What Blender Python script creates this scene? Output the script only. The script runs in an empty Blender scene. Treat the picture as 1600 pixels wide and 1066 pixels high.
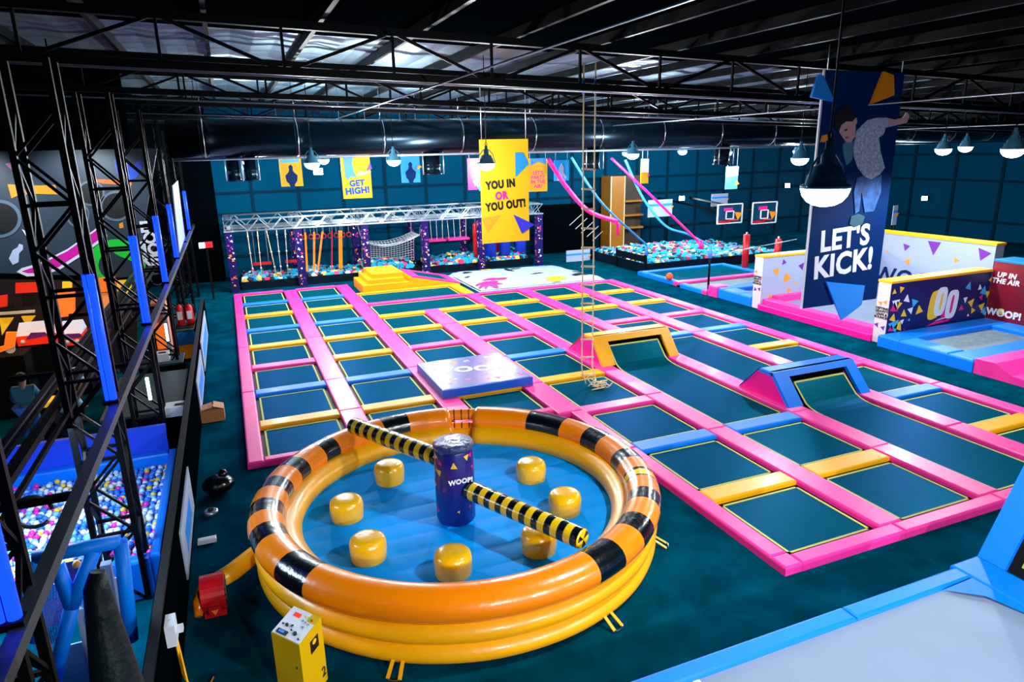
import bpy, bmesh, math, random
import numpy as np
from mathutils import Vector, Matrix

# ------------------------------------------------------------------ camera, world, exposure
S = bpy.context.scene
COL = S.collection
CAM_H = 6.0
F_PX, PITCH, ROLL, YAW = 1061.3, .272395, -.0218024, .3848099
_cy, _sy = math.cos(YAW), math.sin(YAW)
FWD = np.array([_sy*math.cos(PITCH), _cy*math.cos(PITCH), -math.sin(PITCH)])
_r = np.array([_cy, -_sy, 0.]); _u = np.cross(_r, FWD)
RGT = math.cos(ROLL)*_r + math.sin(ROLL)*_u
UPV = -math.sin(ROLL)*_r + math.cos(ROLL)*_u
cam = bpy.data.cameras.new('camera'); cam_o = bpy.data.objects.new('camera', cam); COL.objects.link(cam_o)
cam.sensor_width = 36; cam.lens = F_PX/1600*36; cam.clip_start = .05; cam.clip_end = 300
M3 = Matrix([[RGT[i], UPV[i], -FWD[i]] for i in range(3)]).to_4x4()
cam_o.matrix_world = Matrix.Translation((0, 0, CAM_H)) @ M3
S.camera = cam_o
S.view_settings.view_transform = 'Standard'; S.view_settings.look = 'None'
S.view_settings.gamma = 1; S.view_settings.use_curve_mapping = False
S.view_settings.exposure = 0.0
W = bpy.data.worlds.new('world'); S.world = W; W.use_nodes = True
W.node_tree.nodes['Background'].inputs[0].default_value = (.05, .3, .5, 1)
W.node_tree.nodes['Background'].inputs[1].default_value = .03
LAMP_W = 1050          # watts of a hall pendant
LAMP_COL = (.90, .97, 1.0)

# survey helpers: where a sight line of the photo meets a known plane of the hall
def _ray(x, y): return FWD*F_PX + RGT*(x-800) - UPV*(y-533)
def gz(x, y, z=0.):
    d = _ray(x, y); t = (z-CAM_H)/d[2]; return (t*d[0], t*d[1], z)
def gy(x, y, Y):
    d = _ray(x, y); t = Y/d[1]; return (t*d[0], Y, CAM_H+t*d[2])
def gx(x, y, X):
    d = _ray(x, y); t = X/d[0]; return (X, t*d[1], CAM_H+t*d[2])

rnd = random.Random(7)
PI = math.pi
# ------------------------------------------------------------------ materials
def lin(c):
    return tuple(((v/255)/12.92 if v/255 <= .04045 else ((v/255+.055)/1.055)**2.4) for v in c)
MATS = {}
def mat(name, rgb, rough=.5, metal=0., spec=.5, coat=0., emit=0., bump=None, var=None, alpha=None, tint=None):
    m = bpy.data.materials.new(name); m.use_nodes = True
    nt = m.node_tree; b = nt.nodes['Principled BSDF']; c = (*lin(rgb), 1)
    b.inputs['Base Color'].default_value = c; b.inputs['Roughness'].default_value = rough
    b.inputs['Metallic'].default_value = metal; b.inputs['Specular IOR Level'].default_value = spec
    b.inputs['Coat Weight'].default_value = coat; b.inputs['Coat Roughness'].default_value = .15
    if emit:
        b.inputs['Emission Color'].default_value = c; b.inputs['Emission Strength'].default_value = emit
    if tint: b.inputs['Specular Tint'].default_value = (*lin(tint), 1)
    if alpha is not None: b.inputs['Alpha'].default_value = alpha
    if bump or var:
        tc = nt.nodes.new('ShaderNodeTexCoord')
        geo = nt.nodes.new('ShaderNodeNewGeometry')
        nz = nt.nodes.new('ShaderNodeTexNoise'); nz.inputs['Scale'].default_value = (bump or var)[0]
        nz.inputs['Detail'].default_value = 5
        nt.links.new(geo.outputs['Position'], nz.inputs['Vector'])
        if bump:
            bp = nt.nodes.new('ShaderNodeBump'); bp.inputs['Strength'].default_value = bump[1]
            bp.inputs['Distance'].default_value = bump[2] if len(bump) > 2 else .02
            nt.links.new(nz.outputs['Fac'], bp.inputs['Height']); nt.links.new(bp.outputs['Normal'], b.inputs['Normal'])
            if coat: nt.links.new(bp.outputs['Normal'], b.inputs['Coat Normal'])
        if var:
            nz2 = nt.nodes.new('ShaderNodeTexNoise'); nz2.inputs['Scale'].default_value = var[0]; nz2.inputs['Detail'].default_value = 6
            nt.links.new(geo.outputs['Position'], nz2.inputs['Vector'])
            rp = nt.nodes.new('ShaderNodeValToRGB'); e = rp.color_ramp.elements
            e[0].position = .35; e[1].position = .7
            e[0].color = (*[v*(1-var[1]) for v in c[:3]], 1); e[1].color = (*[min(1, v*(1+var[1])) for v in c[:3]], 1)
            nt.links.new(nz2.outputs['Fac'], rp.inputs['Fac']); nt.links.new(rp.outputs['Color'], b.inputs['Base Color'])
    MATS[name] = m
    return m
PINK = mat('pink_vinyl', (255, 52, 158), .42, spec=.4, coat=.08, bump=(5, .35, .012))
YEL = mat('yellow_vinyl', (255, 176, 4), .42, spec=.35, coat=.06, bump=(5, .3, .012))
BLU = mat('blue_vinyl', (0, 126, 246), .45, spec=.25, coat=.03, bump=(5, .3, .012))
MAG = mat('magenta_vinyl', (255, 0, 150), .4)
BED = mat('jump_mat_fabric', (0, 80, 96), .42, metal=.35, spec=.0, tint=(30, 150, 230), bump=(240, .12, .002), coat=.03)
BED.node_tree.nodes['Principled BSDF'].inputs['Coat Roughness'].default_value = .38
BEDK = mat('black_mat_fabric', (3, 14, 18), .5)
WEB = mat('pale_yellow_webbing', (206, 206, 112), .7, spec=.1)
WEBG = mat('lime_webbing', (160, 190, 30), .6)
FRAME = mat('black_steel', (4, 6, 8), .55, spec=.15)
FLOOR = mat('teal_rubber_floor', (0, 64, 82), .65, metal=.15, spec=.0, tint=(30, 150, 220), bump=(60, .15, .004), var=(1.3, .35))
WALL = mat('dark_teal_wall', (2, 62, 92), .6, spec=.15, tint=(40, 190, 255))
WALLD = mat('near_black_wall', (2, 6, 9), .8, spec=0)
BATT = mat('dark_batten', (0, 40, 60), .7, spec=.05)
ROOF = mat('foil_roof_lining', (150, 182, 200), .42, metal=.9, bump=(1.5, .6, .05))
TRUSS_D = mat('black_painted_steel', (2, 4, 6), .5, spec=.12)
ALU = mat('aluminium', (205, 222, 232), .3, metal=.85)
CHROME = mat('bright_steel', (215, 225, 235), .2, metal=1)
DUCT = mat('black_duct_metal', (10, 30, 42), .26, metal=.75)
NAVY = mat('navy_vinyl', (12, 22, 120), .35, coat=.3)
NAVYP = mat('navy_print', (6, 22, 92), .45)
NAVYD = mat('deep_navy_print', (0, 40, 96), .55, spec=.1)
ORG = mat('orange_inflatable_vinyl', (255, 134, 0), .28, coat=.3, bump=(7, .3, .02))
IYEL = mat('yellow_inflatable_vinyl', (255, 174, 0), .36, coat=.15, bump=(6, .3, .02))
IBLK = mat('black_inflatable_vinyl', (5, 14, 20), .2, coat=.6, bump=(9, .5, .02))
IBLU = mat('blue_inflatable_vinyl', (0, 158, 255), .55, spec=.05, bump=(3, .2, .02))
SYEL = mat('bright_yellow_vinyl', (250, 205, 20), .25, coat=.5, bump=(9, .4, .015))
CRINK = mat('clear_crinkled_plastic', (40, 60, 120), .12, metal=.35, coat=1, bump=(14, 1.0, .05))
CTLY = mat('yellow_powder_coat', (226, 176, 0), .35)
WHITE = mat('white_paint', (222, 226, 235), .45)
CREAM = mat('cream_edge_board', (222, 205, 205), .6)
PANELW = mat('printed_white_panel', (158, 172, 202), .55, spec=.3)
GREYBED = mat('pale_grey_bed', (126, 142, 168), .5, spec=.3, var=(1.2, .06))
GREYMESH = mat('grey_mesh_bed', (118, 134, 146), .6, spec=.2, var=(6, .2))
RED = mat('red_paint', (205, 20, 30), .35)
MAROON = mat('maroon_print', (120, 6, 30), .4, var=(.5, .5))
PUR = mat('purple_print', (110, 30, 150), .5)
ORP = mat('orange_print', (245, 150, 20), .5)
PKP = mat('pink_print', (235, 30, 130), .5)
YLP = mat('yellow_print', (250, 205, 40), .5)
BLP = mat('blue_print', (30, 140, 240), .5)
CYP = mat('cyan_print', (60, 180, 230), .5)
WHP = mat('white_print', (235, 240, 248), .5)
BKP = mat('black_print', (8, 12, 18), .5)
BANY = mat('yellow_banner_board', (228, 176, 26), .55, spec=.2)
BANB = mat('sky_blue_banner', (20, 150, 225), .5)
SKIN = mat('skin_print', (205, 165, 165), .55)
SHIRT = mat('check_shirt_print', (170, 195, 225), .6, var=(14, .4))
JEAN = mat('denim_print', (20, 90, 170), .6, var=(5, .5))
HAIR = mat('dark_hair', (14, 16, 26), .5)
WOOD = mat('rope_and_wood', (248, 222, 178), .7, spec=.2)
ROPEW = mat('white_rope', (200, 206, 210), .7)
CARD = mat('cardboard', (176, 112, 62), .7)
LENS = mat('lit_lamp_lens', (232, 246, 255), .4, emit=16)
FLOODL = mat('lit_flood_lens', (215, 242, 255), .4, emit=60)
LEDB = mat('blue_led_tube', (10, 50, 255), .4, emit=3.2)
LEDW = mat('white_led_tube', (190, 235, 255), .4, emit=9)
LAMPB = mat('teal_lamp_housing', (80, 150, 180), .45, spec=.3)
SIGNO = mat('lit_orange_panel', (255, 120, 30), .5, emit=.55)
SIGNR = mat('lit_red_panel', (230, 40, 10), .5, emit=.45)
SIGNY = mat('lit_yellow_panel', (255, 190, 30), .5, emit=.5)
GREEN = mat('green_print', (30, 225, 60), .5)
MURAL = mat('grey_mural_board', (44, 60, 74), .5)
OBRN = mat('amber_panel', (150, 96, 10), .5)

# ------------------------------------------------------------------ mesh building
class MB:
    def __init__(s): s.v = []; s.f = []; s.m = []; s.sm = []
    def add(s, verts, faces, mi=0, smooth=False):
        o = len(s.v); s.v += [tuple(map(float, p)) for p in verts]
        for f in faces: s.f.append(tuple(i+o for i in f)); s.m.append(mi); s.sm.append(smooth)
        return s
    def box(s, a, b, mi=0):
        (x0, y0, z0), (x1, y1, z1) = a, b
        return s.add([(x0,y0,z0),(x1,y0,z0),(x1,y1,z0),(x0,y1,z0),(x0,y0,z1),(x1,y0,z1),(x1,y1,z1),(x0,y1,z1)],
                     [(3,2,1,0),(4,5,6,7),(0,1,5,4),(1,2,6,5),(2,3,7,6),(3,0,4,7)], mi)
    def pad(s, x0, y0, x1, y1, z0, z1, c=.03, mi=0):
        # a cushion: chamfered in two steps on its top edges
        rings = [(0, z0), (0, z1-c), (c*.3, z1-c*.3), (c, z1)]
        v = []
        for i, z in rings: v += [(x0+i,y0+i,z),(x1-i,y0+i,z),(x1-i,y1-i,z),(x0+i,y1-i,z)]
        f = [(3,2,1,0)]
        for k in range(3):
            for j in range(4):
                a = k*4+j; b = k*4+(j+1) % 4; f.append((a, b, b+4, a+4))
        f.append((12,13,14,15))
        return s.add(v, f, mi)
    def prism(s, pts, o, x, y, t, mi=0):
        # outline extruded by t along x cross y
        o, x, y = Vector(o), Vector(x), Vector(y); n = x.cross(y).normalized()*t
        p = [o+x*a+y*b for a, b in pts]; k = len(p)
        ar = sum(pts[i][0]*pts[(i+1)%k][1]-pts[(i+1)%k][0]*pts[i][1] for i in range(k))
        if ar < 0: p = p[::-1]
        v = [q for q in p]+[q+n for q in p]
        f = [tuple(range(k-1, -1, -1)), tuple(range(k, 2*k))]
        for i in range(k): j = (i+1) % k; f.append((i, j, j+k, i+k))
        return s.add(v, f, mi)
    def tube(s, pts, r, n=8, mi=0, cap=True, closed=False):
        P = [Vector(p) for p in pts]; K = len(P)
        rs = r if isinstance(r, (list, tuple)) else [r]*K
        v = []; prev = None
        for i, p in enumerate(P):
            if closed: d = P[(i+1) % K]-P[i-1]
            else: d = P[min(i+1, K-1)]-P[max(i-1, 0)]
            d.normalize()
            if prev is None:
                a = Vector((0, 0, 1)) if abs(d.z) < .9 else Vector((1, 0, 0)); u = d.cross(a).normalized()
            else:
                u = prev-d*prev.dot(d)
                if u.length < 1e-6: u = d.orthogonal()
                u.normalize()
            w = d.cross(u); prev = u
            for k in range(n):
                a = 2*PI*k/n; v.append(p+(u*math.cos(a)+w*math.sin(a))*rs[i])
        f = []
        for i in range(K if closed else K-1):
            for k in range(n):
                a = i*n+k; b = i*n+(k+1) % n; c = ((i+1) % K)*n
                f.append((a, b, c+(k+1) % n, c+k))
        s.add(v, f, mi, n > 5)
        if cap and not closed:
            o = len(s.v)-len(v)
            s.f.append(tuple(o+k for k in range(n-1, -1, -1))); s.m.append(mi); s.sm.append(False)
            s.f.append(tuple(o+(K-1)*n+k for k in range(n))); s.m.append(mi); s.sm.append(False)
        return s
    def beam(s, p, q, w, h=None, mi=0):
        p, q = Vector(p), Vector(q); d = (q-p).normalized(); h = h or w
        a = Vector((0, 0, 1)) if abs(d.z) < .95 else Vector((0, 1, 0))
        u = d.cross(a).normalized()*w/2; t = u.cross(d).normalized()*h/2
        v = [p-u-t, p+u-t, p+u+t, p-u+t, q-u-t, q+u-t, q+u+t, q-u+t]
        return s.add(v, [(0,1,2,3),(7,6,5,4),(1,0,4,5),(2,1,5,6),(3,2,6,7),(0,3,7,4)], mi)
    def lathe(s, prof, c, n=24, mi=0, mis=None):
        cx, cy, cz = c; v = []; K = len(prof)
        for r, z in prof:
            for k in range(n): a = 2*PI*k/n; v.append((cx+r*math.cos(a), cy+r*math.sin(a), cz+z))
        o = len(s.v); s.v += v
        for i in range(K-1):
            for k in range(n):
                a = o+i*n+k; b = o+i*n+(k+1) % n
                s.f.append((a, b, b+n, a+n)); s.m.append(mis[i] if mis else mi); s.sm.append(True)
        s.f.append(tuple(o+k for k in range(n-1, -1, -1))); s.m.append(mi); s.sm.append(False)
        s.f.append(tuple(o+(K-1)*n+k for k in range(n))); s.m.append(mi); s.sm.append(False)
        return s
    def ball(s, c, r, n=10, mi=0, sc=(1, 1, 1)):
        k = max(4, n//2); prof = [(r*math.sin(PI*i/k), -r*math.cos(PI*i/k)) for i in range(k+1)]
        o = len(s.v)
        for q, z in prof:
            for j in range(n): a = 2*PI*j/n; s.v.append((c[0]+q*math.cos(a)*sc[0], c[1]+q*math.sin(a)*sc[1], c[2]+z*sc[2]))
        for i in range(k):
            for j in range(n):
                a = o+i*n+j; b = o+i*n+(j+1) % n; s.f.append((a, b, b+n, a+n)); s.m.append(mi); s.sm.append(True)
        return s
    def build(s, name, mats, parent=None, loc=None):
        me = bpy.data.meshes.new(name); o = bpy.data.objects.new(name, me)
        mats = mats if isinstance(mats, (list, tuple)) else [mats]
        for m in mats: me.materials.append(m)
        org = Vector((0, 0, 0))
        if parent is not None: org = worldloc(parent)
        if loc is not None: org = Vector(loc); 
        me.from_pydata([tuple(Vector(p)-org) for p in s.v], [], s.f)
        me.polygons.foreach_set('material_index', s.m); me.polygons.foreach_set('use_smooth', s.sm)
        me.update()
        COL.objects.link(o)
        if parent is not None:
            o.parent = parent
            if loc is not None: o.location = org-worldloc(parent)
        elif loc is not None: o.location = org
        return o
def worldloc(o):
    v = Vector(o.location)
    while o.parent: o = o.parent; v += Vector(o.location)
    return v
def thing(name, label, cat, loc=(0, 0, 0), group=None):
    o = bpy.data.objects.new(name, None); COL.objects.link(o); o.location = loc; o.empty_display_size = .1
    return tag(o, label, cat, group)
def tag(o, label=None, cat=None, group=None, kind=None):
    if label: o['label'] = label
    if cat: o['category'] = cat
    if group: o['group'] = group
    if kind: o['kind'] = kind
    return o
def plabel(o, l): o['label'] = l; return o
def struct(o): o['kind'] = 'structure'; return o
def copy_tree(o, parent=None):
    c = o.copy(); COL.objects.link(c)
    if parent is not None: c.parent = parent
    for ch in list(o.children): copy_tree(ch, c)
    return c
def text(parent, s, o, x, y, size, m, name='lettering', bold=.03, thick=.004, shear=0., rot=0., align='CENTER', wid=1.0, lines=.9):
    cu = bpy.data.curves.new(name, 'FONT'); cu.body = s; cu.size = size; cu.offset = bold*size; cu.extrude = thick
    cu.shear = shear; cu.align_x = align; cu.align_y = 'CENTER'; cu.space_line = lines; cu.space_character = 1.0+bold*1.6; cu.resolution_u = 3
    ob = bpy.data.objects.new(name, cu); me = bpy.data.meshes.new_from_object(ob); bpy.data.objects.remove(ob)
    x, y = Vector(x).normalized(), Vector(y).normalized(); n = x.cross(y)
    R = Matrix((x, y, n)).transposed().to_4x4()
    me.transform(Matrix.Translation(Vector(o)-(worldloc(parent) if parent else Vector((0,0,0)))) @ R @ Matrix.Rotation(rot, 4, 'Z') @ Matrix.Diagonal((wid, 1, 1, 1)))
    me.materials.clear(); me.materials.append(m); me.name = name
    t = bpy.data.objects.new(name, me); COL.objects.link(t)
    if parent: t.parent = parent
    return t
def tri(cx, cy, r, a, sq=1.): return [(cx+r*math.cos(a+k*2.09+(.3 if k == 1 else 0)), cy+sq*r*math.sin(a+k*2.09)) for k in range(3)]
X_, Y_, Z_ = (1, 0, 0), (0, 1, 0), (0, 0, 1); NY, NX = (0, -1, 0), (-1, 0, 0)
ORD = ['', 'first', 'second', 'third', 'fourth', 'fifth', 'sixth', 'seventh', 'eighth', 'ninth', 'tenth', 'eleventh', 'twelfth']

def roof_z(x): return 8.75-.031*(x+2)
# ------------------------------------------------------------------ hall lamps (each throws its own light)
def lamp_proto():
    t = thing('pendant_lamp', 'l', 'lamp', (0, 0, 0), 'pendant lamps hanging from the hall roof')
    MB().lathe([(.25,.02),(.25,.05),(.2,.07),(.19,.15),(.16,.17),(.14,.24),(.07,.27),(.07,.4),(.04,.42),(.04,.5)], (0,0,0), 20).build('housing', LAMPB, t)
    MB().lathe([(.02,-.17),(.1,-.155),(.17,-.12),(.22,-.06),(.24,0),(.245,.02)], (0,0,0), 24).build('lens', LENS, t)
    MB().tube([(.0, 0, .49), (.03, 0, .55), (0, 0, .6), (-.03, 0, .55), (0, 0, .49)], .012, 6).tube([(0,0,.58),(0,0,3.2)], .012, 6).build('hanging_cable', TRUSS_D, t)
    y = MB()
    for sx in (-1, 1): y.tube([(.26*sx,0,.04),(.2*sx,0,.26),(.08*sx,0,.4)], .012, 6)
    y.build('yoke', LAMPB, t)
    return t
LP = lamp_proto(); LP_used = []
def pendant(x, y, z, label, power=1.0, col=LAMP_COL, up=False):
    t = LP if not LP_used else copy_tree(LP)
    LP_used.append(1); t.location = (x, y, z); t['label'] = label
    L = bpy.data.lights.new('lamp_light', 'POINT' if up else 'SPOT'); L.energy = LAMP_W*power; L.color = col; L.shadow_soft_size = .12
    if not up: L.spot_size = math.radians(172); L.spot_blend = .35
    lo = bpy.data.objects.new('lamp_light', L); COL.objects.link(lo); lo.location = (x, y, z-.32)
    return t
for x, y, z, lab, pw in [
    (5.79, 5.48, 5.54, 'large lit dome pendant lamp nearest the camera, in front of the kick banner', .9),
    (6.8, 18.4, 5.66, 'lit dome pendant lamp in front of the yellow YOU IN OR YOU OUT banner', 1),
    (5.57, 24.5, 5.75, 'lit dome pendant lamp between the GET HIGH banner and the small blue banner', .8),
    (14.3, 22.8, 5.78, 'lit dome pendant lamp just right of the hanging rope ladder top', 1.1),
    (15.4, 15.6, 5.6, 'lit dome pendant lamp immediately left of the tall kick banner', 1.1),
    (16.8, 10.6, 5.78, 'lit dome pendant lamp at the right edge of the hall view', 1),
    (2.6, 22.9, 5.75, 'lit pendant lamp left of the GET HIGH banner, brightest of that cluster', .8),
    (21.6, 15.8, 5.75, 'lit pendant lamp just right of the tall kick banner', 1),
    (25.5, 17.8, 5.78, 'small lit pendant lamp beyond the kick court, second right of the tall banner', 1),
    (4.0, 31.0, 5.8, 'small far pendant lamp over the rig beside the GET HIGH banner', 1),
    (1.0, 31.5, 5.8, 'small far pendant lamp at the left, over the rig beside the yellow ninja banner', 1),
    (8.6, 31.0, 5.9, 'small far pendant lamp in front of the small blue banner', 1),
    (11.3, 29.0, 5.75, 'small far pendant lamp above the pink banner', 1),
    (18.5, 30.0, 5.8, 'small far pendant lamp between the ladder and the white and yellow banner', 1),
    (22.5, 31.0, 5.8, 'small far pendant lamp above the right foam pit', 1),
    (24.2, 29.5, 5.7, 'small far pendant lamp left of the pale blue wall banner', 1),
    (26.5, 27.0, 5.7, 'small far pendant lamp right of the pale blue wall banner', 1)]:
    pendant(x, y, z, lab, pw, up=(y > 18 or y < 6))
# the same pendants carry on over the near part of the hall, above and behind the camera
for x, y in [(2.6, -4.6), (7.0, -4.6), (12.5, -3.6)]:
    pendant(x, y, 5.4, 'dome pendant lamp of the near row, outside the view', 2.6)
FL0 = []
def flood(x, y, z, face, label, power):
    if FL0: t = copy_tree(FL0[0])
    else:
        t = thing('flood_light', 'f', 'lamp', (0, 0, 0), 'flood lights fixed to the far walls')
        MB().box((-.22,-.02,-.16),(.22,.1,.16)).build('housing', FRAME, t)
        MB().box((-.2,-.035,-.14),(.2,-.021,.14)).build('lens', FLOODL, t)
        MB().beam((-.25,.03,0),(-.25,.16,0),.03).beam((.25,.03,0),(.25,.16,0),.03).build('bracket', FRAME, t)
        FL0.append(t)
    t.location = (x, y, z); t.rotation_euler = (0, 0, face); t['label'] = label
    L = bpy.data.lights.new('flood_beam', 'AREA'); L.energy = power; L.size = .35; L.color = (.6, .88, 1)
    lo = bpy.data.objects.new('flood_beam', L); COL.objects.link(lo)
    if y < 36 and x < 40: MB().tube([(0,.05,.15), (0,.05,roof_z(x)-z+.02)], .015, 6).build('hanging_cable', TRUSS_D).parent = t
    d = Vector((math.sin(face), -math.cos(face), -.25))
    lo.location = Vector((x, y, z))+d*.15; lo.rotation_euler = d.to_track_quat('-Z', 'Y').to_euler()
p = gy(1065, 310, 37.86); flood(p[0], p[1], p[2], 0, 'bright flood light on the back wall above the right foam pit', 90)
p = gy(1230, 290, 37.86); flood(p[0], p[1], p[2], 0, 'bright flood light on the back wall left of the tall kick banner', 110)
p = gx(1445, 310, 43.86); flood(p[0], p[1], p[2], -PI/2, 'bright flood light on the far right wall, right of the tall kick banner', 150)
p = gy(497, 268, 33.2); flood(p[0], p[1], p[2], 0, 'bright flood light over the rig between two yellow banners', 120)

# ------------------------------------------------------------------ the hall
XL, XR, YB, YN = -9.0, 44.0, 38.0, -6.5
struct(MB().add([(XL,YN,0),(XR,YN,0),(XR,YB,0),(XL,YB,0)], [(0,1,2,3)]).build('floor', FLOOR))
w = MB().box((XL, YB, 0), (XR, YB+.2, 12)); struct(w.build('wall_back', WALL))
b = MB()
for z in (1.05, 3.2, 4.25, 6.6): b.box((XL, YB-.06, z-.07), (XR, YB-.004, z+.07))
for i in range(20): b.box((-1.2+2.3*i, YB-.05, 0), (-1.2+2.3*i+.16, YB-.004, 6.5))
struct(b.build('trim_1', BATT))
struct(MB().box((XR, YN, 0), (XR+.2, YB, 10)).build('wall_right', WALL))
b = MB()
for z in (1.1, 3.6, 5.2): b.box((XR-.08, YN, z-.07), (XR-.004, YB, z+.07))
for i in range(12): b.box((XR-.06, 1+3*i, 0), (XR-.004, 1.2+3*i, 6.5))
struct(b.build('trim_2', BATT))
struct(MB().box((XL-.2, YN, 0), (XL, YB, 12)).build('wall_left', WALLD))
b = MB(); n = 106
vs = []; fs = []
for i in range(n+1):
    x = XL+(XR-XL)*i/n; z = roof_z(x)+(.04 if i % 2 else 0)
    vs += [(x, 17, z), (x, YB+.2, z)]
for i in range(n): fs.append((2*i, 2*i+1, 2*i+3, 2*i+2))
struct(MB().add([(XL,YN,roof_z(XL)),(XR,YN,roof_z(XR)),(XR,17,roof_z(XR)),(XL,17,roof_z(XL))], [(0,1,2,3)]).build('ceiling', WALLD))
# near-black panels close off the left side: behind the rig and over the painted mural
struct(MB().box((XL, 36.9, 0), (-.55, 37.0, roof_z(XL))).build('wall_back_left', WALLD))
struct(MB().box((XL, 22.2, 5.95), (-2.3, 22.3, roof_z(XL))).build('wall_over_mural', WALLD))
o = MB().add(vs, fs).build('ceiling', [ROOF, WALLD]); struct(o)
# roof: trusses across the hall, purlins along it
k = 3
for Y in (13.9, 19.5, 23.2, 29.5, 33.2, 36.2):
    t = MB(); n = 26; xs = [XL+.1+(XR-XL-.2)*i/n for i in range(n+1)]
    top = [(x, Y, roof_z(x)-.35) for x in xs]; bot = [(x, Y, roof_z(x)-1.15) for x in xs]
    t.beam(top[0], top[-1], .14); t.beam(bot[0], bot[-1], .14); t.beam((xs[0], Y+.45, bot[0][2]), (xs[-1], Y+.45, bot[-1][2]), .07)
    for i in range(n):
        if i % 2: t.beam(bot[i], top[i+1], .06)
        else: t.beam(top[i], bot[i+1], .06)
        t.beam(bot[i], top[i], .05)
    struct(t.build('trim_%d' % k, TRUSS_D)); k += 1
t = MB()
for i in range(27): x = XL+1+2*i; t.beam((x, YN, roof_z(x)-.13), (x, YB, roof_z(x)-.13), .09, .2)
struct(t.build('trim_%d' % k, TRUSS_D)); k += 1
t = MB()    # thin conduit runs under the trusses, catching the lamp light
for Y in (14.1, 21.2, 28.1, 32.9): t.tube([(XL+.1, Y, roof_z(XL)-1.22), (XR-.1, Y, roof_z(XR)-1.22)], .022, 6)
for x in (4, 15, 27): t.tube([(x, 5, roof_z(x)-1.3), (x, YB-.1, roof_z(x)-1.3)], .018, 6)
struct(t.build('trim_%d' % k, ALU)); k += 1
# the fat ventilation duct under the roof
t = thing('air_duct', 'long fat black ventilation duct running across the whole hall under the roof', 'duct', (18, 26, 6.62))
MB().tube([(-1.6, 26, 6.62), (43.9, 26, 6.62)], .62, 32).build('duct_pipe', DUCT, t)
for i in range(15):
    x = -.5+3*i
    h = MB().tube([(x, 26+.65*math.cos(a), 6.62+.65*math.sin(a)) for a in np.linspace(0, 2*PI, 25)], .02, 6, cap=False)
    h.tube([(x, 26, 7.25), (x, 26, roof_z(x)-.1)], .014, 6); h.build('hanger', CHROME, t)
t2 = thing('sprinkler_pipe', 'thin bright pipe running along under the big black duct', 'pipe', (18, 25.3, 5.93))
MB().tube([(-1.5, 25.3, 5.95), (43.8, 25.3, 5.95)], .04, 8).build('pipe', ALU, t2)
h = MB()
for i in range(15): x = -.6+3*i; h.tube([(x, 25.3, 5.98), (x, 25.3, roof_z(x)-.15)], .01, 6)
h.build('pipe_clip', TRUSS_D, t2)
# drop ducts below it
for px, lab, w2 in ((378, 'left pair of round metal drop ducts under the big duct', 2), (674, 'round metal drop duct beside the small blue banner', 1), (924, 'round metal drop duct behind the rope ladder', 1), (1127, 'round metal drop duct above the basketball hoops', 1)):
    c = gy(px, 262, 26); t = thing('drop_duct', lab, 'duct', c, 'round drop ducts under the big duct')
    for q in range(w2):
        x = c[0]+(q-.5)*.55*(w2-1); r = .34 if w2 == 1 else .2
        MB().lathe([(r,0),(r+.05,.0),(r+.05,.05),(r,.06),(r,.34),(r+.012,.35),(r+.012,.37),(r,.38),(r,.83)], (x, 26, 5.2), 24).build('outlet', DUCT, t)
        MB().tube([(x-r-.06,25.7,5.22),(x-r-.06,25.7,6.05)], .02, 6).tube([(x+r+.06,25.7,5.22),(x+r+.06,25.7,6.05)], .02, 6).build('bracket', ALU, t)

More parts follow.
